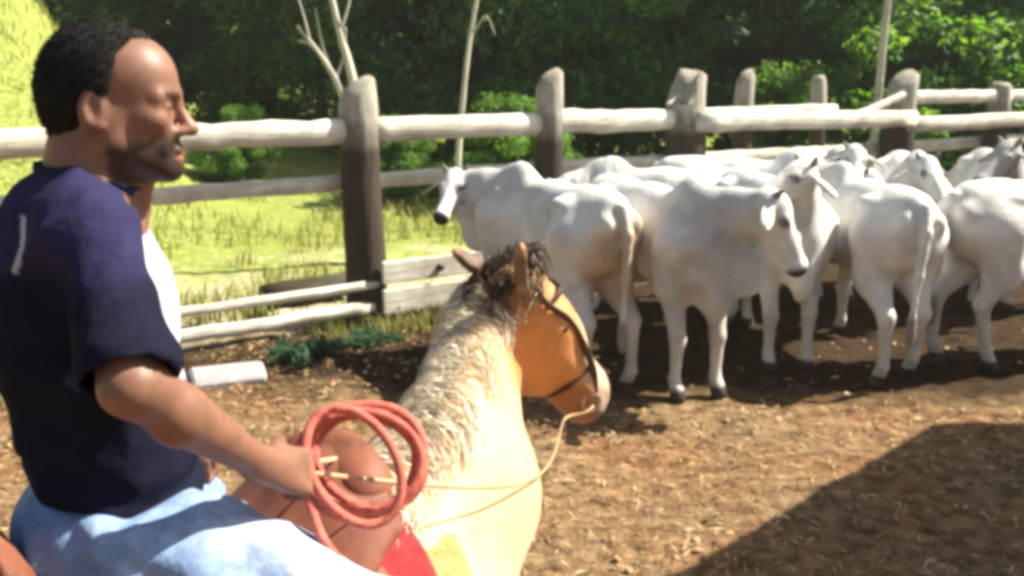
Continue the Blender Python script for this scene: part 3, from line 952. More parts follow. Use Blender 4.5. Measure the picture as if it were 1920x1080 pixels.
    for i in range(5200):
        u = rg.random() ** 0.9 * 0.95
        b = crest[min(int(u * 59), 58)] + rg.normal(0, 0.014, 3) * V(1, 1, 0.4)
        L = rg.uniform(0.14, 0.30) * (0.75 + 0.35 * math.sin(u * 3.1))
        sideway = nl if rg.random() < 0.93 else -nl * 0.9
        if sideway[0] > 0: L *= 0.28
        wob = rg.normal(0, 0.008, 3)
        cl = 0.014 * math.sin(u * 40) * V(0.2, 1, 0.3)
        pts = [b - V(0, 0, 0.012), b + sideway * 0.02 + V(0, 0, 0.012), b + sideway * 0.05,
               b + sideway * 0.075 - V(0, 0.02, 0.35 * L) + cl, b + sideway * 0.085 - V(0, 0.05, 0.7 * L) + wob * 0.5 + cl * 1.6, b + sideway * 0.09 - V(0, 0.08, L) + wob + cl * 2]
        pl = spline([loc(q) for q in pts], 9)
        pl[1:] = push(pl[1:], 0.004 + 0.014 * rg.random())
        items.append((pl, rg.uniform(0.0008, 0.0020)) if u < 0.80 + 0.1 * rg.random() else (pl, rg.uniform(0.0008, 0.0020), (0.075, 0.042, 0.02)))
    locks('mane', items, (0.70, 0.59, 0.41), (0.84, 0.76, 0.60))
    items = []
    for i in range(900):
        b = H_POLL + H_L * rg.normal(0, 0.03) - H_N * rg.uniform(-0.03, 0.10) + V(0, 0, 0.075)
        dr = unit(-H_L * rg.uniform(-0.4, 1.0) + H_N * rg.uniform(-0.9, 0.5) + V(0, 0, 0.1))
        L = rg.uniform(0.05, 0.10)
        pts = [b - V(0, 0, 0.02), b + dr * 0.4 * L + V(0, 0, 0.008), b + dr * 0.8 * L - V(0, 0, 0.012), b + dr * L - V(0, 0, 0.06) + H_D * 0.02]
        items.append((spline([loc(q) for q in pts], 7), rg.uniform(0.0015, 0.0035)))
    locks('forelock', items, (0.045, 0.024, 0.011), (0.11, 0.062, 0.03))
    items = []
    for i in range(220):
        b = hw(-1.02, rg.normal(0, 0.025), 1.15)
        L = rg.uniform(0.5, 0.85); a = rg.normal(0, 0.06); g = rg.normal(0, 0.05)
        pts = [b, b - HF * 0.10 + HL * a * .3, b - HF * (0.14 + g) + HL * a - V(0, 0, 0.5 * L), b - HF * (0.12 + g) + HL * a * 1.3 - V(0, 0, L)]
        items.append((spline([loc(q) for q in pts], 8), rg.uniform(0.005, 0.009)))
    locks('tail', items, (0.46, 0.34, 0.19), (0.80, 0.70, 0.50))
build_horse()

# ------------------------------------------------------------------ tack
def shell(name, prof, parent, mat, thick):
    """prof: list of rows of world points -> quad sheet with thickness"""
    A = np.array(prof); n, k_ = A.shape[:2]
    ii_ = np.arange(n * k_).reshape(n, k_)
    f = np.stack([ii_[:-1, :-1], ii_[1:, :-1], ii_[1:, 1:], ii_[:-1, 1:]], -1).reshape(-1, 4)
    o = mesh_obj(name, np_mesh(name, A.reshape(-1, 3), f), mat, parent)
    md = o.modifiers.new('thick', 'SOLIDIFY'); md.thickness = thick; md.offset = 0
    sb = o.modifiers.new('sub', 'SUBSURF'); sb.levels = 1; sb.render_levels = 1
    return o

def back_z(x):                               # height of the horse's back along x (horse frame)
    return float(np.interp(x, [-0.6, -0.2, 0.1, 0.35, 0.55, 0.65], [1.30, 1.29, 1.28, 1.30, 1.31, 1.31]))
def half_w(x):
    return float(np.interp(x, [-0.6, -0.1, 0.3, 0.55, 0.65], [0.28, 0.285, 0.275, 0.245, 0.22]))
def drape(x, a, extra):                      # point on the horse's back at angle a from the top
    hw_, zt = half_w(x) + extra, back_z(x) + extra
    return hw(x, math.sin(a) * hw_, zt - 0.31 - extra + math.cos(a) * (0.31 + extra)) - HO
blanket = empty('saddle_blanket', tuple(HO))
tag(blanket, 'red wool saddle blanket with yellow fleece pad under the saddle', 'blanket')
shell('pad', [[drape(x, a, 0.016 + 0.004 * math.sin(9 * a)) for a in np.linspace(-1.75, 1.75, 25)] for x in np.linspace(-0.34, 0.64, 16)], blanket, M['fleece'], 0.020)
shell('blanket', [[drape(x, a, 0.044 + 0.003 * math.sin(7 * a + x * 9)) for a in np.linspace(-1.6, 1.6, 25)] for x in np.linspace(-0.32, 0.53, 16)], blanket, M['blanket'], 0.014)

saddle = empty('saddle', tuple(HO))
tag(saddle, 'reddish-brown leather saddle under the rider in blue jeans', 'saddle')
rows = []
for x in np.linspace(-0.20, 0.46, 20):
    lift = 0.20 * sstep(-0.08, -0.20, x) + 0.10 * sstep(0.24, 0.42, x)
    wd = 0.95 - 0.25 * sstep(0.2, 0.46, x)
    row = []
    for a in np.linspace(-0.95, 0.95, 15) * wd:
        p = drape(x, a, 0.075)
        p = p + V(0, 0, float(lift) * math.cos(min(abs(a) * 1.3, 1.5)))
        row.append(p)
    rows.append(row)
shell('seat', rows, saddle, M['leather'], 0.02)
for s in (1, -1):
    shell('skirt', [[drape(x, s * a, 0.066) for a in np.linspace(0.55, 1.45, 8)] for x in np.linspace(-0.22, 0.42, 10)], saddle, M['leather'], 0.008)
    fen = shell('fender', [[drape(x + 0.1 * (a - 1), s * a, 0.088) + V(0, 0, -0.25 * max(0, a - 1.5)) for a in np.linspace(0.7, 2.0, 8)] for x in np.linspace(0.02, 0.20, 5)], saddle, M['leather'], 0.006)
    q = drape(0.12, s * 1.6, 0.11) - V(0, 0, 0.36)
    v, f = tube([q + V(0, 0, 0.09) + HF * 0.0, q + HF * 0.06 + V(0, 0, 0.02), q + HF * 0.065 - V(0, 0, 0.05), q - HF * 0.065 - V(0, 0, 0.05), q - HF * 0.06 + V(0, 0, 0.02)], 0.008, 8, closed=True)
    mesh_obj('stirrup', py_mesh('stirrup', v, f), M['metal'], fen)
# swell / pommel
pm = hw(0.45, 0, 1.405) - HO
S = Sdf(pm - 0.3, pm + 0.3, 0.008)
S.ell(pm, (0.05, 0.135, 0.095), [unit(HF + V(0, 0, -0.25)), HL, V(0, 0, 1)], 0.03)
S.cap(pm + HL * 0.10 + V(0, 0, 0.02) - HF * 0.02, pm - HL * 0.10 + V(0, 0, 0.02) - HF * 0.02, 0.05, 0.05, 0.05)
pv, pf = S.mesh()
mesh_obj('pommel', np_mesh('pommel', smooth_verts(pv, pf, 2), pf), M['leather'], saddle)

bridle = empty('bridle', tuple(HO))
tag(bridle, 'dark leather bridle on the palomino horse with reins to the rider', 'bridle')
def strap(name, pts, w, mat='dark_leather', th=0.35, n=None):
    pts = [np.array(q) - HO for q in pts]
    pl = spline(pts, n or len(pts) * 5)
    if name == 'rein':
        for _ in range(16):
            pl[2:-4] = push_horse(pl[2:-4], 0.012)
            pl[1:-1] = (pl[:-2] + pl[2:] + 2 * pl[1:-1]) / 4
    if name == 'rein': mat = 'cotton'
    v, f = tube(pl, w, 8, squash=(1, th))
    return mesh_obj(name, py_mesh(name, v, f), M[mat], bridle)
p = H_POLL
for s in (1, -1):
    ck = strap('cheekpiece', [p + V(0, 0, 0.085) + H_L * 0.02 * s - H_D * 0.000, p + H_L * 0.085 * s + H_N * 0.035 + H_D * 0.025, p + H_L * 0.083 * s + H_N * 0.060 + H_D * 0.109,
                         p + H_L * 0.070 * s + H_N * 0.058 + H_D * 0.210, p + H_L * 0.058 * s + H_N * 0.042 + H_D * 0.302, p + H_L * 0.056 * s + H_N * 0.01 + H_D * 0.361], 0.011, th=0.6)
    q = p + H_L * 0.06 * s - H_N * 0.012 + H_D * 0.378
    c_ = [q - HO + (H_D * math.cos(a) + H_N * math.sin(a)) * 0.026 for a in np.linspace(0, 2 * math.pi, 17)[:-1]]
    v, f = tube(c_, 0.005, 8, closed=True)
    mesh_obj('bit_ring', py_mesh('bit_ring', v, f), M['metal'], ck)
strap('browband', [p + H_D * 0.042 + H_L * 0.083 + H_N * 0.04, p + H_D * 0.046 + H_L * 0.055 + H_N * 0.09, p + H_D * 0.050 + H_N * 0.102, p + H_D * 0.046 - H_L * 0.055 + H_N * 0.09, p + H_D * 0.042 - H_L * 0.083 + H_N * 0.04], 0.010)
nb = [p - HO + H_D * 0.286 + H_L * math.cos(a) * 0.066 + H_N * (math.sin(a) * 0.088 - 0.022) for a in np.linspace(0, 2 * math.pi, 25)[:-1]]
v, f = tube(nb, 0.010, 8, closed=True, squash=(0.5, 1))
mesh_obj('noseband', py_mesh('noseband', v, f), M['dark_leather'], bridle)
REIN_HAND = V(-0.358, 1.393, 1.572)
strap('rein', [p + H_L * 0.062 - H_N * 0.012 + H_D * 0.39, V(0.15, 2.42, 1.27), V(0.13, 2.30, 1.30), V(0.09, 2.05, 1.26), V(-0.05, 1.80, 1.34), REIN_HAND + V(0.0, 0.0, 0.0)], 0.0045, n=30)
strap('rein', [p - H_L * 0.062 - H_N * 0.012 + H_D * 0.39, V(-0.17, 2.45, 1.30), V(-0.30, 2.15, 1.28), V(-0.32, 1.80, 1.42), REIN_HAND + V(0.0, 0.01, 0.005)], 0.0045, n=30)

# coiled lasso
coil = empty('coiled_lasso', (-0.250, 1.475, 1.548))
tag(coil, 'coil of red rope held in the rider\'s hand over the saddle pommel', 'rope')
cn = unit((0.20, -0.86, 0.46)); cu = unit(V(1, 0, 0.05) - cn * (V(1, 0, 0.05) @ cn)); cw = np.cross(cn, cu)
rg = np.random.default_rng(21)
for i in range(7):
    rx, rz_ = 0.101 + 0.005 * rg.normal(), 0.088 + 0.005 * rg.normal()
    off = cn * (0.010 * i - 0.045) + cu * rg.normal(0, 0.006) + cw * rg.normal(0, 0.006)
    tl, ph = rg.normal(0, 0.10), rg.uniform(0, 6)
    if i == 6: rx, rz_, tl, off = 0.078, 0.096, 0.35, cn * 0.035 + cu * (-0.02) - cw * 0.005
    pts = []
    for a in np.linspace(0, 2 * math.pi, 49)[:-1]:
        pts.append(off + cu * math.cos(a + tl) * rx + cw * math.sin(a) * rz_ + cn * 0.008 * math.sin(2 * a + ph))
    pts = np.array(pts); n_ = len(pts) * 4
    pts = np.array([[np.interp(q, np.arange(len(pts) + 1), np.append(pts[:, d], pts[0, d])) for d in range(3)] for q in np.linspace(0, len(pts), n_, endpoint=False)])
    T = np.roll(pts, -1, 0) - np.roll(pts, 1, 0); T /= np.linalg.norm(T, axis=1)[:, None]
    Bq = np.cross(T, cn); Bq /= np.linalg.norm(Bq, axis=1)[:, None]; Cq = np.cross(T, Bq)
    strands = []
    for st_ in range(3):
        an = np.linspace(0, 2 * math.pi * 30, n_, endpoint=False) + st_ * 2 * math.pi / 3
        strands.append(tube(pts + Bq * (np.cos(an) * 0.0042)[:, None] + Cq * (np.sin(an) * 0.0042)[:, None], 0.0048, 6, 0.03, i, closed=True))
    v, f = join(strands)
    mesh_obj('loop', py_mesh('loop', v, f), M['rope'], coil)
tailp = [cu * -0.10 - cw * 0.03 + cn * 0.03, cu * -0.07 - cw * 0.12 + cn * 0.04, cu * -0.01 - cw * 0.20 + cn * 0.03, cu * 0.04 - cw * 0.30 + cn * 0.05]
v, f = tube(spline(tailp, 20), 0.0085, 8, 0.05, 77)
mesh_obj('rope_end', py_mesh('rope_end', v, f), M['rope'], coil)

# ------------------------------------------------------------------ rider
RB = V(-0.66, 1.40, 1.36)
rider = empty('person', tuple(RB))
tag(rider, 'person in navy T-shirt and pale jeans riding the palomino, face in profile', 'person')
yaw = R(9)
hF = unit((math.cos(yaw), math.sin(yaw), -0.05)); hL = unit(np.cross((0, 0, 1), hF)); hU = np.cross(hF, hL)
HC = V(-0.590, 1.42, 2.150)                         # head centre (between the ears)
def hp(x, y, z): return HC + (hF * x + hL * y + hU * z) * 0.885 - RB
hax = [hF, hL, hU]
ty = R(24)
tF = V(math.cos(ty), math.sin(ty), 0); tL = V(-math.sin(ty), math.cos(ty), 0)
SPN = V(-0.655, 1.425, 0)
def tp(x, y, z): return SPN + tF * x + tL * y + V(0, 0, z) - RB      # torso frame, z absolute
R_SH, R_EL, R_WR = V(-0.575, 1.285, 1.975) - RB, V(-0.487, 1.135, 1.805) - RB, V(-0.380, 1.352, 1.597) - RB
L_SH, L_EL, L_WR = V(-0.715, 1.575, 1.975) - RB, V(-0.78, 1.655, 1.71) - RB, V(-0.67, 1.73, 1.50) - RB

def head_prims(S0):
    class S:                                              # head radii follow the head scale
        ell = staticmethod(lambda p, r, axes=None, k=0.01, sub=False: S0.ell(p, np.array(r) * 0.885, axes, k * 0.885, sub))
        cap = staticmethod(lambda a, b, ra, rb, k=0.01, **kw: S0.cap(a, b, ra * 0.885, rb * 0.885, k * 0.885, **kw))
    e = lambda p, r, k=0.012, axes=None, sub=False: S.ell(p, r, axes or hax, k, sub)
    e(hp(-0.012, 0, 0.040), (0.098, 0.077, 0.086))
    e(hp(0.040, 0, 0.040), (0.056, 0.062, 0.062), 0.03)
    e(hp(0.030, 0, -0.030), (0.062, 0.062, 0.075), 0.03)
    for s in (1, -1):
        S.cap(hp(-0.004, 0.056 * s, -0.030), hp(0.006, 0.052 * s, -0.066), 0.018, 0.018, 0.03)
        S.cap(hp(0.006, 0.052 * s, -0.066), hp(0.074, 0.017 * s, -0.104), 0.018, 0.018, 0.03)
        e(hp(0.064, 0.044 * s, -0.022), (0.024, 0.020, 0.018), 0.025)            # cheekbone
        S.cap(hp(0.092, 0.012 * s, 0.018), hp(0.076, 0.048 * s, 0.016), 0.010, 0.009, 0.02)   # brow
    e(hp(0.078, 0, -0.082), (0.022, 0.030, 0.036), 0.025)                        # mouth mound
    e(hp(0.082, 0, -0.108), (0.018, 0.022, 0.016), 0.02)                         # chin
    for s in (1, -1):
        e(hp(0.098, 0.031 * s, -0.001), (0.018, 0.018, 0.011), 0.014, sub=True)  # socket
        e(hp(0.080, 0.031 * s, -0.002), (0.0125, 0.0125, 0.0115), 0.006)         # eyeball under lids
        S.cap(hp(0.0905, 0.020 * s, 0.003), hp(0.086, 0.043 * s, 0.002), 0.0035, 0.003, 0.005)
        S.cap(hp(0.0895, 0.021 * s, -0.010), hp(0.085, 0.042 * s, -0.010), 0.003, 0.003, 0.005)
    S.cap(hp(0.096, 0, 0.006), hp(0.116, 0, -0.034), 0.008, 0.012, 0.012)        # nose
    e(hp(0.118, 0, -0.038), (0.014, 0.013, 0.011), 0.010)
    for s in (1, -1):
        e(hp(0.106, 0.014 * s, -0.042), (0.012, 0.008, 0.009), 0.007)
        e(hp(0.112, 0.009 * s, -0.050), (0.006, 0.004, 0.004), 0.004, sub=True)
        S.cap(hp(0.094, 0.022 * s, -0.042), hp(0.082, 0.034 * s, -0.072), 0.004, 0.003, 0.016)    # smile fold
    S.cap(hp(0.099, -0.019, -0.073), hp(0.099, 0.019, -0.073), 0.0058, 0.0058, 0.009)
    S.cap(hp(0.096, -0.017, -0.089), hp(0.096, 0.017, -0.089), 0.0066, 0.0066, 0.009)
    S.ell(hp(0.102, 0, -0.081), (0.011, 0.023, 0.0035), hax, 0.004, sub=True)
    # ears
    for s in (1, -1):
        ex = [unit(hU + hF * -0.22), unit(hF * 0.85 + hL * s * -0.42), None]
        ex[2] = np.cross(ex[0], ex[1])
        c = hp(-0.018, 0.080 * s, -0.006)
        e(c, (0.035, 0.021, 0.0105), 0.006, ex)
        S.ell(c + hL * s * 0.009 + hF * 0.003, (0.022, 0.0115, 0.010), ex, 0.004, sub=True)
        e(hp(-0.010, 0.080 * s, -0.034), (0.010, 0.008, 0.006), 0.006)
    S0.chain([hp(-0.028, 0, -0.020), hp(-0.045, 0, -0.10), tp(0.0, 0, 2.00)], [0.062, 0.058, 0.066], 0.03)
    S.cap(hp(0.028, 0, -0.075), tp(0.055, 0, 2.00), 0.034, 0.045, 0.03)

def hand(S, W, dirh, g, n, grip=True, side=1):
    """W wrist, dirh along the hand, g towards the thumb, n back of the hand"""
    dirh, g, n = unit(dirh), unit(g), unit(n)
    pc = W + dirh * 0.05
    S.ell(pc, (0.048, 0.038, 0.016), [dirh, g, n], 0.02)
    S.cap(W - dirh * 0.02, W + dirh * 0.03, 0.027, 0.026, 0.02, (n, 0.75))
    kn = []
    for i in range(4):
        K = W + dirh * (0.090 - 0.004 * abs(i - 1)) + g * (0.031 - 0.0205 * i) + n * 0.004
        l = (0.040, 0.044, 0.041, 0.032)[i]
        d1 = unit(dirh * 0.80 - n * 0.62); d2 = unit(-n * 0.95 - dirh * 0.25); d3 = unit(-dirh * 0.9 - n * 0.1)
        a = K + d1 * l; b = a + d2 * l * 0.68; c = b + d3 * l * 0.55
        S.cap(W + dirh * 0.03 + g * (0.016 - 0.011 * i), K, 0.013, 0.0115, 0.012)
        S.cap(K, a, 0.0112, 0.0098, 0.004); S.cap(a, b, 0.0098, 0.0088, 0.004); S.cap(b, c, 0.0088, 0.0078, 0.003)
        kn.append(K)
    t0 = W + dirh * 0.025 + g * 0.030 - n * 0.006
    t1 = t0 + unit(dirh * 0.75 + g * 0.5 - n * 0.45) * 0.042
    t2 = t1 + unit(dirh * 0.85 - g * 0.15 - n * 0.55) * 0.030
    t3 = t2 + unit(dirh * 0.7 - g * 0.45 - n * 0.45) * 0.024
    S.cap(t0, t1, 0.016, 0.0125, 0.012); S.cap(t1, t2, 0.0118, 0.0105, 0.005); S.cap(t2, t3, 0.0105, 0.0085, 0.004)

def build_rider():
    S = Sdf((-0.26, -0.36, 0.0), (0.48, 0.42, 0.94), 0.0042)
    head_prims(S)
    # trunk inside the shirt
    S.ell(tp(0.0, 0, 1.86), (0.095, 0.14, 0.17), [tF, tL, V(0, 0, 1)], 0.04)
    S.ell(tp(-0.005, 0, 1.60), (0.095, 0.13, 0.20), [tF, tL, V(0, 0, 1)], 0.06)
    S.cap(tp(0, -0.12, 1.985), tp(0, 0.12, 1.985), 0.045, 0.045, 0.06)
    for sh, el, wr, sd_ in ((R_SH, R_EL, R_WR, 1), (L_SH, L_EL, L_WR, -1)):
        S.cap(sh, el, 0.042, 0.035, 0.03)
        mid_ = el + (wr - el) * 0.30 - V(0, 0, 0.004)
        S.cap(el, mid_, 0.034, 0.0375, 0.03)
        S.cap(mid_, wr, 0.0375, 0.0235, 0.02)
        S.ell(el - unit(wr - el) * 0.012 - V(0, 0, 0.01), (0.024, 0.022, 0.022), None, 0.02)
        S.cap(el + (wr - el) * 0.12 + V(0, 0, 0.018), el + (wr - el) * 0.62 + V(0, 0, 0.010), 0.022, 0.013, 0.03)
    fd = unit(R_WR - R_EL)
    n_ = unit(V(-0.25, -0.75, 0.62)); n_ = unit(n_ - fd * (n_ @ fd) * 0.6)
    hd = unit(fd * 0.7 + V(0.55, 0.72, -0.12) * 0.6)
    n_ = unit(n_ - hd * (n_ @ hd)); g_ = np.cross(hd, n_)
    if g_[2] < 0: g_ = -g_
    hand(S, R_WR, hd, g_, n_)
    hd2 = unit(V(0.25, 0.45, -0.55)); n2 = unit(V(0.2, 0.6, 0.7)); n2 = unit(n2 - hd2 * (n2 @ hd2)); g2 = np.cross(n2, hd2)
    if g2[2] < 0: g2 = -g2
    hand(S, L_WR, hd2, g2, n2)
    Pv, F = S.mesh()
    Pv = smooth_verts(Pv, F, 1, 0.5)
    skin = (0.205, 0.100, 0.064)
    sp = [(tuple(hp(0.105, 0, -0.036)), (0.03, 0.03, 0.03), (0.33, 0.165, 0.10), 0.5),
          (tuple(hp(0.1, 0, -0.08)), (0.014, 0.026, 0.014), (0.22, 0.075, 0.055), 0.8)]
    C = paint(Pv, skin, sp)
    # local head coordinates for beard and brows
    q = Pv + RB - HC
    x, y, z = q @ hF / 0.885, q @ hL / 0.885, q @ hU / 0.885
    nz = vnoise(Pv * 90, 2) * 0.006
    jaw = sstep(-0.046, -0.074, z + nz - 0.16 * (x - 0.03)) * sstep(-0.012, 0.006, x + nz) * (z > -0.16) * (1 - sstep(0.02, 0.03, -(z + 0.105) - 0.0 * x))
    lip = np.exp(-(((x - 0.102) / 0.012) ** 2 + (y / 0.022) ** 2 + ((z + 0.081) / 0.013) ** 2))
    mou = np.exp(-(((x - 0.10) / 0.016) ** 2 + (y / 0.028) ** 2 + ((z + 0.062) / 0.006) ** 2)) * 0.7
    w = np.clip(jaw * 0.9 + mou, 0, 0.93) * (1 - np.clip(lip * 1.4, 0, 1))
    C = C * (1 - w[:, None]) + np.array((0.018, 0.012, 0.010)) * w[:, None]
    br = np.exp(-(((z - 0.019 - 0.1 * (np.abs(y) - 0.03)) / 0.0055) ** 2)) * sstep(0.008, 0.014, np.abs(y)) * (1 - sstep(0.046, 0.054, np.abs(y))) * (x > 0.06) * 0.85
    C = C * (1 - br[:, None]) + np.array((0.015, 0.011, 0.009)) * br[:, None]
    st = sstep(0.055, 0.035, x - 0.25 * np.clip(z - 0.04, 0, 1)) * sstep(-0.03, -0.01, z) * 0.0
    nails = 0
    body = mesh_obj('body', np_mesh('person_body', Pv, F, True, C), M['skin'], rider)
    # eyes
    for s in (1, -1):
        c = hp(0.0855, 0.031 * s, -0.003)
        v, f = tube([c - hL * 0.011, c - hL * 0.006, c, c + hL * 0.006, c + hL * 0.011], [0.001, 0.005, 0.006, 0.005, 0.001], 12)
        mesh_obj('eye', py_mesh('eye', v, f), M['eye'], rider)
    # hair cap
    S = Sdf(hp(-0.01, 0, 0.02) - 0.16, hp(-0.01, 0, 0.02) + 0.16, 0.0045)
    S.ell(hp(-0.014, 0, 0.041), (0.095, 0.0745, 0.0845), hax, 0.01)
    S.ell(hp(-0.050, 0, -0.012), (0.060, 0.063, 0.068), hax, 0.04)
    def clipf(X, Y, Z):
        q = np.stack([X, Y, Z], -1) + RB - HC
        x, y, z = q @ hF / 0.885, q @ hL / 0.885, q @ hU / 0.885
        ay = np.abs(y)
        fr = np.interp(z, [-0.09, -0.045, -0.035, 0.0, 0.02, 0.05, 0.085, 0.115, 0.14], [-0.066, -0.052, -0.030, -0.008, 0.008, 0.014, 0.020, 0.046, 0.06])
        # the middle of the forehead keeps a peak further forward
        fr = fr + 0.028 * np.clip(1 - ay / 0.035, 0, 1) * (z > 0.06)
        return (x - fr) * 0.8
    S.clip(clipf, 0.01)
    ax_ = None
    hv, hf_ = S.mesh()
    hv = smooth_verts(hv, hf_, 1)
    hv = hv + (vnoise(hv * 130, 7) * 0.0014)[:, None] * 1.0
    hm = np_mesh('tmp', hv, hf_); N = np.zeros(len(hv) * 3, dtype=np.float32); hm.vertices.foreach_get('normal', N); N = N.reshape(-1, 3); bpy.data.meshes.remove(hm)
    rg = np.random.default_rng(3)
    si = rg.integers(0, len(hv), 14000)
    b = hv[si] + rg.normal(0, 0.0015, (14000, 3)) - N[si] * 0.001
    dr = N[si] + rg.normal(0, 0.55, (14000, 3)); dr /= np.linalg.norm(dr, axis=1)[:, None]
    sv = np.cross(dr, rg.normal(0, 1, (14000, 3))); sv /= np.linalg.norm(sv, axis=1)[:, None]
    ln = rg.uniform(0.002, 0.0055, 14000)[:, None]
    tri = np.stack([b - sv * 0.0007, b + sv * 0.0007, b + dr * ln + sv * 0.0003, b + dr * ln - sv * 0.0003], 1).reshape(-1, 3)
    tf = np.arange(len(tri)).reshape(-1, 4) + len(hv)
    mesh_obj('hair', np_mesh('hair', np.concatenate([hv, tri]), np.concatenate([hf_, tf])), M['rider_hair'], rider)

    # T-shirt
    S = Sdf((-0.40, -0.42, 0.0), (0.30, 0.44, 0.78), 0.006)
    Z1 = V(0, 0, 1)
    S.ell(tp(-0.012, 0, 1.865), (0.125, 0.165, 0.18), [tF, tL, Z1], 0.04)
    S.ell(tp(-0.035, 0, 1.80), (0.125, 0.155, 0.20), [tF, tL, Z1], 0.06)
    S.ell(tp(0.005, 0, 1.58), (0.135, 0.155, 0.24), [tF, tL, Z1], 0.10)
    S.cap(tp(-0.015, -0.13, 1.975), tp(-0.015, 0.13, 1.975), 0.060, 0.060, 0.07)
    S.cap(tp(-0.02, 0, 1.98), hp(-0.045, 0, -0.125), 0.088, 0.070, 0.05)
    for sh, el in ((R_SH, R_EL), (L_SH, L_EL)):
        S.cap(sh + V(0, 0, -0.005), sh + (el - sh) * 0.78, 0.068, 0.066, 0.05)
        S.cap(sh + (el - sh) * 0.5, sh + (el - sh) * 0.82, 0.064, 0.067, 0.03)
        d = unit(el - sh)
        S.cap(sh + (el - sh) * 0.86, sh + (el - sh) * 1.15, 0.052, 0.060, 0.008, sub=True)       # open sleeve
    S.cap(hp(-0.030, 0, -0.06), hp(-0.046, 0, -0.122), 0.075, 0.064, 0.008, sub=True)             # neck opening
    def cut(X, Y, Z):
        return (1.502 - RB[2]) - Z + 0.018 * np.sin(X * 22) + 0.06 * X
    S.clip(cut, 0.015)
    Pv, F = S.mesh()
    Pv = smooth_verts(Pv, F, 2, 0.5)
    # cloth folds
    nrm = np_mesh('tmp', Pv, F)
    N = np.zeros(len(Pv) * 3, dtype=np.float32); nrm.vertices.foreach_get('normal', N); N = N.reshape(-1, 3)
    bpy.data.meshes.remove(nrm)
    q = Pv.copy()
    dg = np.stack([q[:, 0] * 5 + q[:, 2] * 6, q[:, 1] * 5, q[:, 2] * 11 - q[:, 0] * 9], 1)
    fold = np.abs(vnoise(dg, 3)) * -0.024 + vnoise(dg * 2.1, 4) * 0.005
    low = np.exp(-((q[:, 2] - 0.17) / 0.11) ** 2)
    fold += low * np.sin(q[:, 2] * 75 + vnoise(q * 9, 5) * 3.5 + q[:, 0] * 12) * 0.006
    Pv = Pv + N * fold[:, None]
    navy = np.array((0.009, 0.010, 0.022))
    C = np.tile(navy, (len(Pv), 1))
    # lavender front panel
    tq = Pv + RB - SPN
    fx, fy = tq @ tF, tq @ tL
    ts = np.clip(((Pv - R_SH) @ (R_EL - R_SH)) / ((R_EL - R_SH) @ (R_EL - R_SH)), 0, 1.2)
    armd = np.linalg.norm(Pv - R_SH - ts[:, None] * (R_EL - R_SH), axis=1)
    fr = sstep(0.066, 0.074, fx + 0.12 * np.clip(1.86 - RB[2] - Pv[:, 2], 0, 0.1)) * (armd > 0.088) * sstep(0.34, 0.37, Pv[:, 2]) * (Pv[:, 2] < 0.66)
    C = C * (1 - fr[:, None]) + np.array((0.46, 0.43, 0.55)) * fr[:, None]
    # violet sunlight on the shoulders, painted into the navy cloth
    sh_lit = sstep(0.54, 0.60, Pv[:, 2] - 0.1 * fx) * (1 - fr)
    C = C * (1 - sh_lit[:, None]) + np.array((0.026, 0.024, 0.066)) * sh_lit[:, None]
    wq = Pv + RB
    mk = (np.abs(wq[:, 0] + 0.690 - 0.012 * np.sin((wq[:, 2] - 1.93) * 40)) < 0.006) & (wq[:, 2] > 1.925) & (wq[:, 2] < 2.0) & (wq[:, 1] < 1.40)
    C[mk] = (0.42, 0.42, 0.48)
    mesh_obj('t_shirt', np_mesh('t_shirt', Pv, F, True, C), M['shirt'], rider)
    # jeans
    RH, RK, RA = V(-0.575, 1.320, 1.488), V(-0.200, 1.372, 1.288), V(-0.265, 1.31, 0.83)
    LH, LK, LA = V(-0.70, 1.47, 1.42), V(-0.71, 1.88, 1.28), V(-0.80, 1.80, 0.83)
    RH, RK, RA, LH, LK, LA = [q_ - RB for q_ in (RH, RK, RA, LH, LK, LA)]
    S = Sdf((-0.32, -0.42, -0.56), (0.66, 0.66, 0.30), 0.0075)
    S.ell(V(-0.665, 1.425, 1.475) - RB, (0.138, 0.180, 0.115), [tF, tL, Z1], 0.05)
    S.ell(V(-0.69, 1.395, 1.44) - RB, (0.125, 0.155, 0.105), [tF, tL, Z1], 0.05)
    for h_, k_, a_ in ((RH, RK, RA), (LH, LK, LA)):
        S.cap(h_, k_, 0.114, 0.082, 0.06)
        S.cap(h_ + (k_ - h_) * 0.3, h_ + (k_ - h_) * 0.55, 0.098, 0.09, 0.05)
        S.cap(k_, a_, 0.070, 0.058, 0.03)
    S.clip(lambda X, Y, Z: Z - (1.562 - RB[2]) + 0.10 * (X + 0.0), 0.02)
    Pv, F = S.mesh()
    Pv = smooth_verts(Pv, F, 2, 0.5)
    tm = np_mesh('tmp', Pv, F)
    N = np.zeros(len(Pv) * 3, dtype=np.float32); tm.vertices.foreach_get('normal', N); N = N.reshape(-1, 3)
    bpy.data.meshes.remove(tm)
    hipd = np.linalg.norm(Pv - RH, axis=1)
    fold = -np.abs(vnoise(np.stack([Pv[:, 0] * 14 + Pv[:, 2] * 10, Pv[:, 1] * 6, Pv[:, 2] * 6 - Pv[:, 0] * 3], 1), 8)) * 0.024
    fold += np.exp(-(hipd / 0.16) ** 2) * np.sin(Pv[:, 0] * 42 + Pv[:, 2] * 38 + vnoise(Pv * 7, 2) * 3.5) * 0.009
    kd = np.linalg.norm(Pv - RK, axis=1)
    fold += np.exp(-(kd / 0.13) ** 2) * np.sin(Pv[:, 0] * 70 - Pv[:, 2] * 30) * 0.004
    Pv = Pv + N * fold[:, None]
    C = np.tile(np.array((0.19, 0.285, 0.48)), (len(Pv), 1))
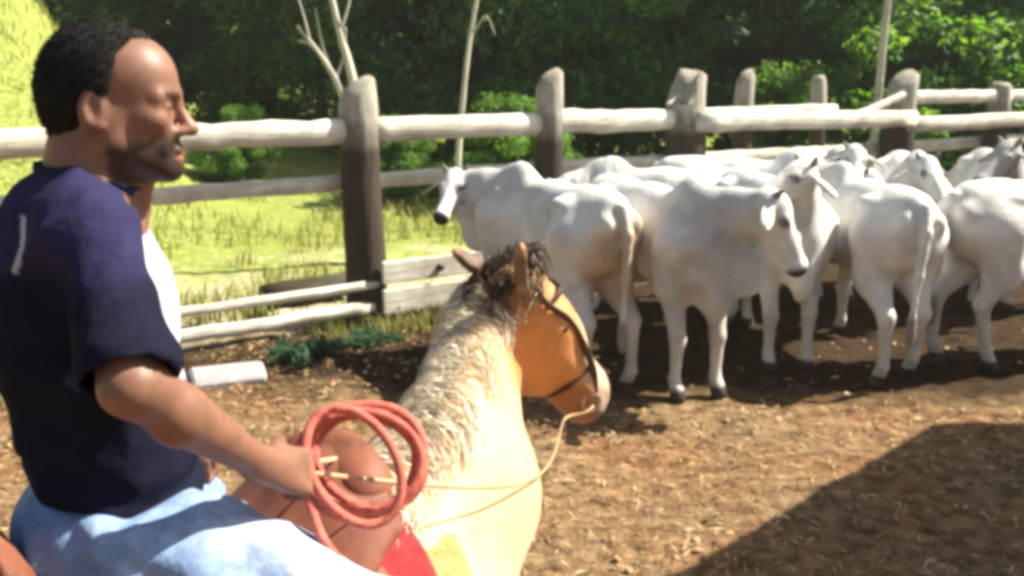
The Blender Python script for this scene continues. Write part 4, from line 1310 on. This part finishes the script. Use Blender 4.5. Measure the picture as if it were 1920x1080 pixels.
    thigh_sun = np.exp(-((np.linalg.norm(np.cross(Pv - RH, unit(RK - RH)), axis=1) - 0.09) / 0.05) ** 2) * sstep(0.3, 0.9, N[:, 2]) * sstep(0.05, 0.2, hipd)  # pale sunlight painted on the upward side of the near thigh
    thigh_sun_n = np.clip(vnoise(Pv * 10, 4) * 0.3 + 0.7, 0, 1) * thigh_sun * 0.9
    C = C * (1 - thigh_sun_n[:, None]) + np.array((0.50, 0.56, 0.66)) * thigh_sun_n[:, None]
    jeans = mesh_obj('jeans', np_mesh('jeans', Pv, F, True, C), M['denim'], rider)
    # seam, belt loop and pocket edge on the near side
    for h_, k_, a_, nm in ((RH, RK, RA, 1), (LH, LK, LA, -1)):
        S = Sdf(a_ - 0.26, a_ + 0.26, 0.009)
        fd_ = V(0.45, 0.89, -0.05)
        S.cap(a_ + V(0, 0, 0.10), a_ - V(0, 0, 0.06), 0.052, 0.046, 0.02)
        S.cap(a_ - V(0, 0, 0.075), a_ - V(0, 0, 0.085) + unit(fd_) * 0.15, 0.045, 0.034, 0.03)
        S.clip(lambda X, Y, Z: (a_[2] - 0.115) - Z, 0.008)
        bv, bf = S.mesh()
        mesh_obj('boot', np_mesh('boot', smooth_verts(bv, bf, 1), bf), M['boot'], rider)
build_rider()

# ------------------------------------------------------------------ trees
def leaf_cloud(centers, radii, per, size, rg, cols, flat=0.75):
    """rhombic leaves on and in clumps; returns verts, faces(4), colours"""
    n = len(centers) * per
    ci = np.repeat(np.arange(len(centers)), per)
    d = rg.normal(0, 1, (n, 3)); d /= np.linalg.norm(d, axis=1)[:, None]
    rad = rg.random(n) ** 0.45
    c = centers[ci] + d * (rad * radii[ci])[:, None] * np.array([1, 1, flat])
    nrm = d * 0.6 + rg.normal(0, 0.5, (n, 3)) + np.array([0, 0, 0.5])
    nrm /= np.linalg.norm(nrm, axis=1)[:, None]
    a = np.cross(nrm, rg.normal(0, 1, (n, 3))); a /= np.linalg.norm(a, axis=1)[:, None]
    b = np.cross(nrm, a)
    s = size * rg.uniform(0.6, 1.3, n)[:, None]
    v = np.stack([c - a * s, c + b * s * 0.45 - nrm * s * .1, c + a * s, c - b * s * 0.45 - nrm * s * .1], 1).reshape(-1, 3)
    f = np.arange(n * 4).reshape(n, 4)
    cl = rg.random(len(centers))[ci] * 0.5 + rg.random(n) * 0.5
    col = np.array(cols[0]) + (np.array(cols[1]) - np.array(cols[0])) * cl[:, None]
    return v, f, np.repeat(col, 4, axis=0)

def crown_mesh(name, seed, rx, rz, zc, clumps, per, size, cols):
    rg = np.random.default_rng(seed)
    d = rg.normal(0, 1, (clumps, 3)); d /= np.linalg.norm(d, axis=1)[:, None]
    r = 0.35 + 0.65 * rg.random(clumps) ** 0.6
    wob = 1 + 0.25 * np.sin(d[:, 0] * 4 + seed) * np.cos(d[:, 1] * 3 + seed * 2)
    c = d * (r * wob)[:, None] * np.array([rx, rx, rz]) + np.array([0, 0, zc])
    c[:, 2] = np.maximum(c[:, 2], 0.35)
    rad = rg.uniform(0.45, 0.95, clumps) * rx / 2.6
    v, f, col = leaf_cloud(c, rad, per, size, rg, cols)
    return np_mesh(name, v, f, False, col), c

def trunk_mesh(name, seed, h, r, ends, lean=0.15):
    rg = np.random.default_rng(seed)
    main = spline([(0, 0, -0.2), (rg.normal(0, lean), rg.normal(0, lean), h * 0.33), (rg.normal(0, lean * 2), rg.normal(0, lean * 2), h * 0.66), (rg.normal(0, lean * 2), rg.normal(0, lean * 2), h)], 10)
    parts = [tube(main, np.linspace(r, r * 0.25, 10), 9, 0.06, seed)]
    for e in ends:
        i = rg.integers(3, 8)
        b = main[i]
        m_ = (b + e) / 2 + rg.normal(0, 0.2, 3) + V(0, 0, 0.2)
        parts.append(tube(spline([b, m_, e], 6), np.linspace(r * 0.35, r * 0.08, 6), 6, 0.05, seed))
    v, f = join(parts)
    return py_mesh(name, v, f)

DARK = [(0.040, 0.104, 0.026), (0.112, 0.225, 0.050)]
MID = [(0.055, 0.120, 0.034), (0.150, 0.255, 0.070)]
LITE = [(0.055, 0.12, 0.025), (0.15, 0.24, 0.055)]
protos = {}
for key, (seed, rx, rz, zc, cl, per, sz, cols) in {'a': (1, 2.5, 3.6, 3.8, 110, 240, 0.105, DARK), 'b': (2, 2.9, 3.2, 3.4, 110, 240, 0.11, MID),
                                                    'c': (3, 2.2, 4.2, 4.4, 110, 240, 0.105, DARK), 'd': (4, 1.5, 1.7, 1.75, 70, 240, 0.075, LITE), 'e': (5, 2.6, 3.4, 3.6, 110, 240, 0.105, MID)}.items():
    cm, cc = crown_mesh('crown', seed, rx, rz, zc, cl, per, sz, cols)
    tm = trunk_mesh('trunk', seed, zc + rz * 0.5, 0.16 if key != 'd' else 0.06, cc[::8])
    protos[key] = (cm, tm)
TREES = [
    (-13.2, 26.5, 'b', 1.15, 0.3, 'broad tree at the top left behind the back of the rider\'s hair'),
    (-8.6, 23.5, 'a', 1.05, 1.1, 'dark tree right behind the rider\'s forehead'),
    (-6.6, 25.5, 'c', 1.1, 2.0, 'tall dark tree left of the bare dead tree'),
    (-4.5, 22.5, 'e', 1.0, 0.7, 'leafy tree directly behind the bare dead tree'),
    (-2.7, 24.5, 'a', 1.1, 2.6, 'dark tree between the bare dead tree and the leaning sapling'),
    (-1.3, 20.5, 'b', 0.95, 3.3, 'mid-green tree behind the leaning pale sapling'),
    (0.2, 22.5, 'c', 1.05, 4.1, 'dark tree behind the second fence post from the left'),
    (1.9, 19.5, 'a', 1.0, 5.0, 'deep green tree between the second post and the split post'),
    (3.6, 21.5, 'e', 1.05, 1.6, 'leafy tree behind the split-topped post'),
    (4.9, 18.5, 'c', 0.95, 0.2, 'tall green tree right of the split-topped post'),
    (6.6, 20.5, 'b', 1.0, 2.2, 'mid-green tree left of the straight pale trunk'),
    (9.2, 19.0, 'a', 1.05, 3.0, 'dark tree right of the pale shrub beside the straight trunk'),
    (11.4, 18.0, 'c', 1.05, 4.4, 'dark tree at the top right edge of the picture'),
    (13.2, 20.5, 'e', 1.1, 5.3, 'dark tree just past the right edge, above the herd'),
    (-17.5, 36.0, 'a', 1.1, 0.5, 'tree on top of the bright grassy slope at far left'),
]
def tree(x, y, key, sc, rz, label, cat='tree', name='tree', mat='leaf', group='trees at the edge of the wood', sink=0.15):
    root = empty(name, (x, y, gz(x, y) - sink), rz)
    root.scale = (sc, sc, sc)
    tag(root, label, cat, group)
    cm, tm = protos[key]
    mesh_obj('crown', cm, M['leaf'], root)
    mesh_obj('trunk', tm, M['bark'], root)
    if mat != 'leaf':
        c = root.children[0]
        c.material_slots[0].link = 'OBJECT'; c.material_slots[0].material = M[mat]
    return root
for a in TREES:
    tree(*a, mat='leaf_bright' if a[0] > 1.5 else 'leaf')
SHRUBS = [(6.75, 16.0, 'd', 1.15, 0.4, 'pale green rounded shrub right of the straight pale trunk', 0.1),
          (5.0, 15.6, 'd', 0.8, 2.2, 'rounded shrub just left of the straight pale trunk', 0.5),
          (0.05, 15.0, 'd', 0.62, 1.3, 'light green bush left of the second fence post', 0.35),
          (-1.85, 15.5, 'd', 0.42, 2.9, 'small pale bush just right of the forked near post', 0.0),
          (-4.9, 16.5, 'd', 0.45, 5.1, 'small sunlit bush above the rail right of the rider\'s nose', 0.2)]
for x, y, kx, sc, rz, lb, snk in SHRUBS:
    tree(x, y, kx, sc, rz, lb, 'shrub', 'shrub', 'leaf_bright', 'shrubs beyond the fence', snk)

# bare dead tree, leaning sapling, straight trunk
def branchy(name, loc, label, cat, branches, mat='pale_bark'):
    root = empty(name, (loc[0], loc[1], gz(*loc) - 0.1))
    tag(root, label, cat)
    for nm, pts, r0, r1 in branches:
        v, f = tube(spline(pts, len(pts) * 5), np.linspace(r0, r1, len(pts) * 5), 8, 0.07, 3)
        mesh_obj(nm, py_mesh(nm, v, f), M[mat], root)
    return root
dt = branchy('dead_tree', (-1.75, 10.6), 'bare pale dead tree with forked branches behind the near post', 'tree', [
    ('trunk', [(0.05, 0, -0.2), (0.03, 0, 0.9), (0.05, 0.02, 1.6)], 0.12, 0.085),
    ('limb', [(0.05, 0, 1.55), (-0.02, 0, 2.2), (-0.16, 0.05, 2.75), (-0.28, 0.1, 3.4), (-0.38, 0.1, 4.3)], 0.06, 0.016),
    ('limb', [(0.03, 0, 1.4), (-0.14, -0.05, 2.05), (-0.34, -0.1, 2.45), (-0.58, -0.1, 2.75)], 0.05, 0.012),
    ('branch', [(-0.22, -0.07, 2.22), (-0.33, 0, 2.55), (-0.40, 0.03, 2.95)], 0.024, 0.007),
    ('branch', [(-0.20, -0.07, 2.18), (-0.10, 0, 2.45), (-0.08, 0.05, 2.75)], 0.020, 0.006),
    ('branch', [(-0.36, -0.1, 2.47), (-0.50, 0, 2.58), (-0.62, 0.08, 2.60)], 0.016, 0.005),
    ('branch', [(-0.45, -0.1, 2.6), (-0.50, -0.1, 2.85), (-0.62, -0.1, 3.3)], 0.014, 0.005),
    ('branch', [(-0.14, 0.04, 2.7), (-0.02, 0.05, 3.05), (0.05, 0.1, 3.5)], 0.018, 0.005)])
branchy('sapling', (-0.78, 13.2), 'slender pale sapling leaning right between the two near posts', 'tree', [
    ('trunk', [(-0.02, 0, -0.2), (0.02, 0, 1.0), (0.10, 0, 1.9), (0.22, 0.03, 2.8), (0.42, 0.05, 3.8), (0.62, 0.05, 5.2)], 0.05, 0.018),
    ('branch', [(0.2, 0.03, 2.7), (0.42, 0.05, 3.0), (0.55, 0.05, 2.75)], 0.016, 0.005),
    ('branch', [(0.36, 0.05, 3.5), (0.2, 0.1, 3.9), (0.15, 0.1, 4.4)], 0.016, 0.005)])
branchy('slender_tree', (5.55, 14.4), 'tall straight pale trunk rising behind the fence at right', 'tree', [
    ('trunk', [(-0.02, 0, -0.2), (-0.02, 0, 1.5), (0.0, 0, 3.0), (0.05, 0, 5.0), (0.08, 0, 7.5)], 0.068, 0.045),
    ('branch', [(0.06, 0, 5.6), (0.5, 0.2, 6.3), (0.9, 0.3, 7.2)], 0.03, 0.01),
    ('branch', [(0.05, 0, 5.2), (-0.5, 0.1, 6.0), (-0.9, 0.2, 7.0)], 0.03, 0.01)])

# the wood behind, one mass
def wood():
    rg = np.random.default_rng(31)
    C, Rr = [], []
    for i in range(520):
        t = rg.uniform(-10, 46); s = rg.uniform(15, 40)
        x = F0[0] + FX * t - FY * s; y = F0[1] + FY * t + FX * s
        if x / y < -0.47 and y < 60: continue
        if y < 22: continue
        C.append((x, y, gz(x, y) + rg.uniform(0.3, 9.5))); Rr.append(rg.uniform(1.0, 2.0))
    C, Rr = np.array(C), np.array(Rr)
    v, f, col = leaf_cloud(C, Rr, 200, 0.19, rg, [(0.034, 0.078, 0.022), (0.100, 0.18, 0.045)])
    o = mesh_obj('distant_wood', np_mesh('distant_wood', v, f, False, col), M['leaf'])
    tag(o, 'dark green wood closing the view behind the corral', 'wood', kind='stuff')
wood()

# ------------------------------------------------------------------ grass beyond the fence, litter in the corral
def blades(name, n, gen, hgt, wid, cols, mat, label, cat, seed):
    rg = np.random.default_rng(seed)
    x, y = gen(rg, n)
    n = len(x)
    z = ground_h(x, y) - 0.01
    a = rg.uniform(0, 2 * math.pi, n); h_ = rg.uniform(hgt[0], hgt[1], n); w = rg.uniform(wid[0], wid[1], n)
    ln = rg.uniform(0.2, 0.8, n) * h_
    b = np.stack([x, y, z], 1)
    sx = np.stack([np.cos(a + 1.57), np.sin(a + 1.57), 0 * a], 1) * w[:, None]
    m1 = b + np.stack([np.cos(a) * ln * .35, np.sin(a) * ln * .35, h_ * .6], 1)
    tp_ = b + np.stack([np.cos(a) * ln, np.sin(a) * ln, h_], 1)
    v = np.stack([b - sx, b + sx, m1 + sx * .7, m1 - sx * .7, tp_ + sx * .08, tp_ - sx * .08], 1).reshape(-1, 3)
    o6 = np.arange(n)[:, None] * 6
    f = np.concatenate([o6 + np.array([[0, 1, 2, 3]]), o6 + np.array([[3, 2, 4, 5]])])
    pt = np.clip(vnoise(np.stack([x, y], 1) * 0.6, 6) * 0.5 + 0.5, 0, 1) * 0.6 + rg.random(n) * 0.4
    col = np.array(cols[0]) + (np.array(cols[1]) - np.array(cols[0])) * pt[:, None]
    o = mesh_obj(name, np_mesh(name, v, f, True, np.repeat(col, 6, axis=0)), M[mat])
    tag(o, label, cat, kind='stuff')
def g_pasture(rg, n):
    s = 0.5 + 24 * rg.random(n) ** 1.6; t = rg.uniform(-9, 18, n)
    x = F0[0] + FX * t - FY * s; y = F0[1] + FY * t + FX * s
    keep = (vnoise(np.stack([x, y], 1) * 0.55, 12) + vnoise(np.stack([x, y], 1) * 1.6, 14) * 0.6 + s * 0.07 > 0.2) & (y > 3)
    return x[keep], y[keep]
blades('pasture_grass', 60000, g_pasture, (0.08, 0.26), (0.006, 0.014), [(0.19, 0.23, 0.05), (0.45, 0.44, 0.16)], 'grass', 'sunlit yellow-green pasture grass beyond the fence', 'grass', 51)
def g_edge(rg, n):
    t = rg.uniform(-4.5, 2.5, n); s = rg.normal(-0.35, 0.4, n)
    x = F0[0] + FX * t - FY * s; y = F0[1] + FY * t + FX * s
    keep = vnoise(np.stack([x, y], 1) * 1.4, 22) > 0.0
    return x[keep], y[keep]
blades('fence_line_grass', 5000, g_edge, (0.06, 0.2), (0.004, 0.009), [(0.16, 0.19, 0.035), (0.36, 0.33, 0.12)], 'grass', 'dry tufts of grass along the foot of the fence', 'grass', 52)

def litter(name, n, area, ln, wd, cols, label, seed, curl=0.3):
    rg = np.random.default_rng(seed)
    x = rg.uniform(area[0], area[1], n); y = rg.uniform(area[2], area[3], n)
    s, t = fence_st(x, y)
    keep = (s < 0.2) & ((y + 0.05 * x < 6.0) | (rg.random(n) < 0.12) | (x < -0.5)) & (vnoise(np.stack([x, y], 1) * 1.2, seed) + vnoise(np.stack([x, y], 1) * 3.1, seed + 1) * 0.8 + rg.normal(0, 0.4, n) > -0.1)
    x, y = x[keep], y[keep]; n = len(x)
    z = ground_h(x, y) + rg.uniform(0.002, 0.018, n)
    a = rg.normal(0.2, 1.1, n); L = rg.uniform(*ln, n); W = rg.uniform(*wd, n)
    d = np.stack([np.cos(a), np.sin(a), rg.normal(0, 0.16, n)], 1) * (L / 2)[:, None]
    q = np.stack([-np.sin(a), np.cos(a), rg.normal(0, 0.35, n)], 1) * (W / 2)[:, None]
    c = np.stack([x, y, z], 1); up_ = np.zeros((n, 3)); up_[:, 2] = L * rg.uniform(0.0, curl, n)
    v = np.stack([c - d, c - q + up_, c + q + up_, c + d], 1).reshape(-1, 3)
    o4 = np.arange(n)[:, None] * 4
    f = np.concatenate([o4 + np.array([[0, 1, 2]]), o4 + np.array([[1, 3, 2]])])
    k_ = rg.random(n)[:, None]
    col = np.where(k_ < 0.5, np.array(cols[0]) + (np.array(cols[1]) - np.array(cols[0])) * k_ * 2, np.array(cols[1]) + (np.array(cols[2]) - np.array(cols[1])) * (k_ - 0.5) * 2)
    o = mesh_obj(name, np_mesh(name, v, f, False, np.repeat(col, 4, axis=0)), M['litter'])
    tag(o, label, 'litter', kind='stuff')
litter('straw_litter', 24000, (-3.2, 5.5, 2.6, 8.0), (0.015, 0.12), (0.003, 0.011), [(0.10, 0.055, 0.025), (0.30, 0.19, 0.085), (0.55, 0.42, 0.22)], 'dry straw trampled over the brown corral floor', 71)
litter('dead_leaves', 5000, (-3.2, 5.5, 2.6, 8.0), (0.02, 0.08), (0.01, 0.04), [(0.12, 0.06, 0.03), (0.30, 0.17, 0.08), (0.45, 0.32, 0.18)], 'brown dead leaves scattered on the corral floor', 72, 0.25)

# ------------------------------------------------------------------ small things by the fence
v, f = tube([(-0.42, 0, 0), (-0.2, 0.01, 0.01), (0.2, 0, 0.0), (0.42, 0.02, 0.01)], [0.13, 0.135, 0.13, 0.12], 12, 0.06, 5)
lg = mesh_obj('fallen_log', py_mesh('fallen_log', v, f), M['old_log'], None, (-1.98, 8.75, gz(-1.98, 8.75) + 0.1))
lg.rotation_euler = (0, R(-2), math.atan2(FY, FX))
tag(lg, 'short dark mossy log lying just beyond the bottom rail', 'log')
v, f = bevel_box(0.52, 0.30, 0.07, 0.022)
v = v + np.stack([vnoise(v * 9, q) for q in (1, 2, 3)], 1) * 0.015
sl = mesh_obj('concrete_slab', py_mesh('concrete_slab', v, f, False), M['stone'], None, (-2.05, 6.45, gz(-2.05, 6.45) + 0.035))
sl.rotation_euler = (R(4), 0, R(24))
tag(sl, 'pale broken concrete slab on the ground beside the rider\'s elbow', 'slab')
# clump of green weeds in the shade
rg = np.random.default_rng(81)
for (wx, wy, sc, lb) in ((-1.62, 6.95, 1.0, 'low blue-green weed at the foot of the near fence post'), (-1.15, 7.45, 0.8, 'small dark weed in the shade right of the near post')):
    root = empty('weed', (wx, wy, gz(wx, wy) - 0.01)); tag(root, lb, 'weed', 'weeds by the near post')
    root.scale = (sc,) * 3
    cen = rg.normal(0, 1, (16, 3)) * np.array([0.17, 0.12, 0.03]) + np.array([0, 0, 0.09])
    v, f, col = leaf_cloud(cen, np.full(16, 0.09), 38, 0.035, rg, [(0.035, 0.075, 0.045), (0.07, 0.14, 0.085)])
    mesh_obj('leaves', np_mesh('leaves', v, f, False, col), M['leaf'], root)
    parts = [tube(spline([(0, 0, 0), tuple(c_ * 0.5), tuple(c_)], 5), 0.004, 5) for c_ in cen[:9]]
    v, f = join(parts)
    mesh_obj('stem', py_mesh('stem', v, f), M['bark'], root)

# ------------------------------------------------------------------ thin sunlit air over the pen and the wood
v, f = bevel_box(1500.0, 1500.0, 32.0, 0.5)
m, nt, bs = new_mat('thin_haze')
nt.nodes.remove(bs)
pv_ = add(nt, 'ShaderNodeVolumePrincipled')
pv_.inputs['Color'].default_value = (0.90, 0.95, 0.88, 1)
pv_.inputs['Density'].default_value = 0.0009
pv_.inputs['Anisotropy'].default_value = 0.2
nt.links.new(pv_.outputs[0], nt.nodes['Material Output'].inputs['Volume'])
hz = mesh_obj('haze', py_mesh('haze', v, f, False), m, None, (20, 180, 14.5))
tag(hz, 'thin sunlit haze over the corral and the wood', 'haze', kind='stuff')
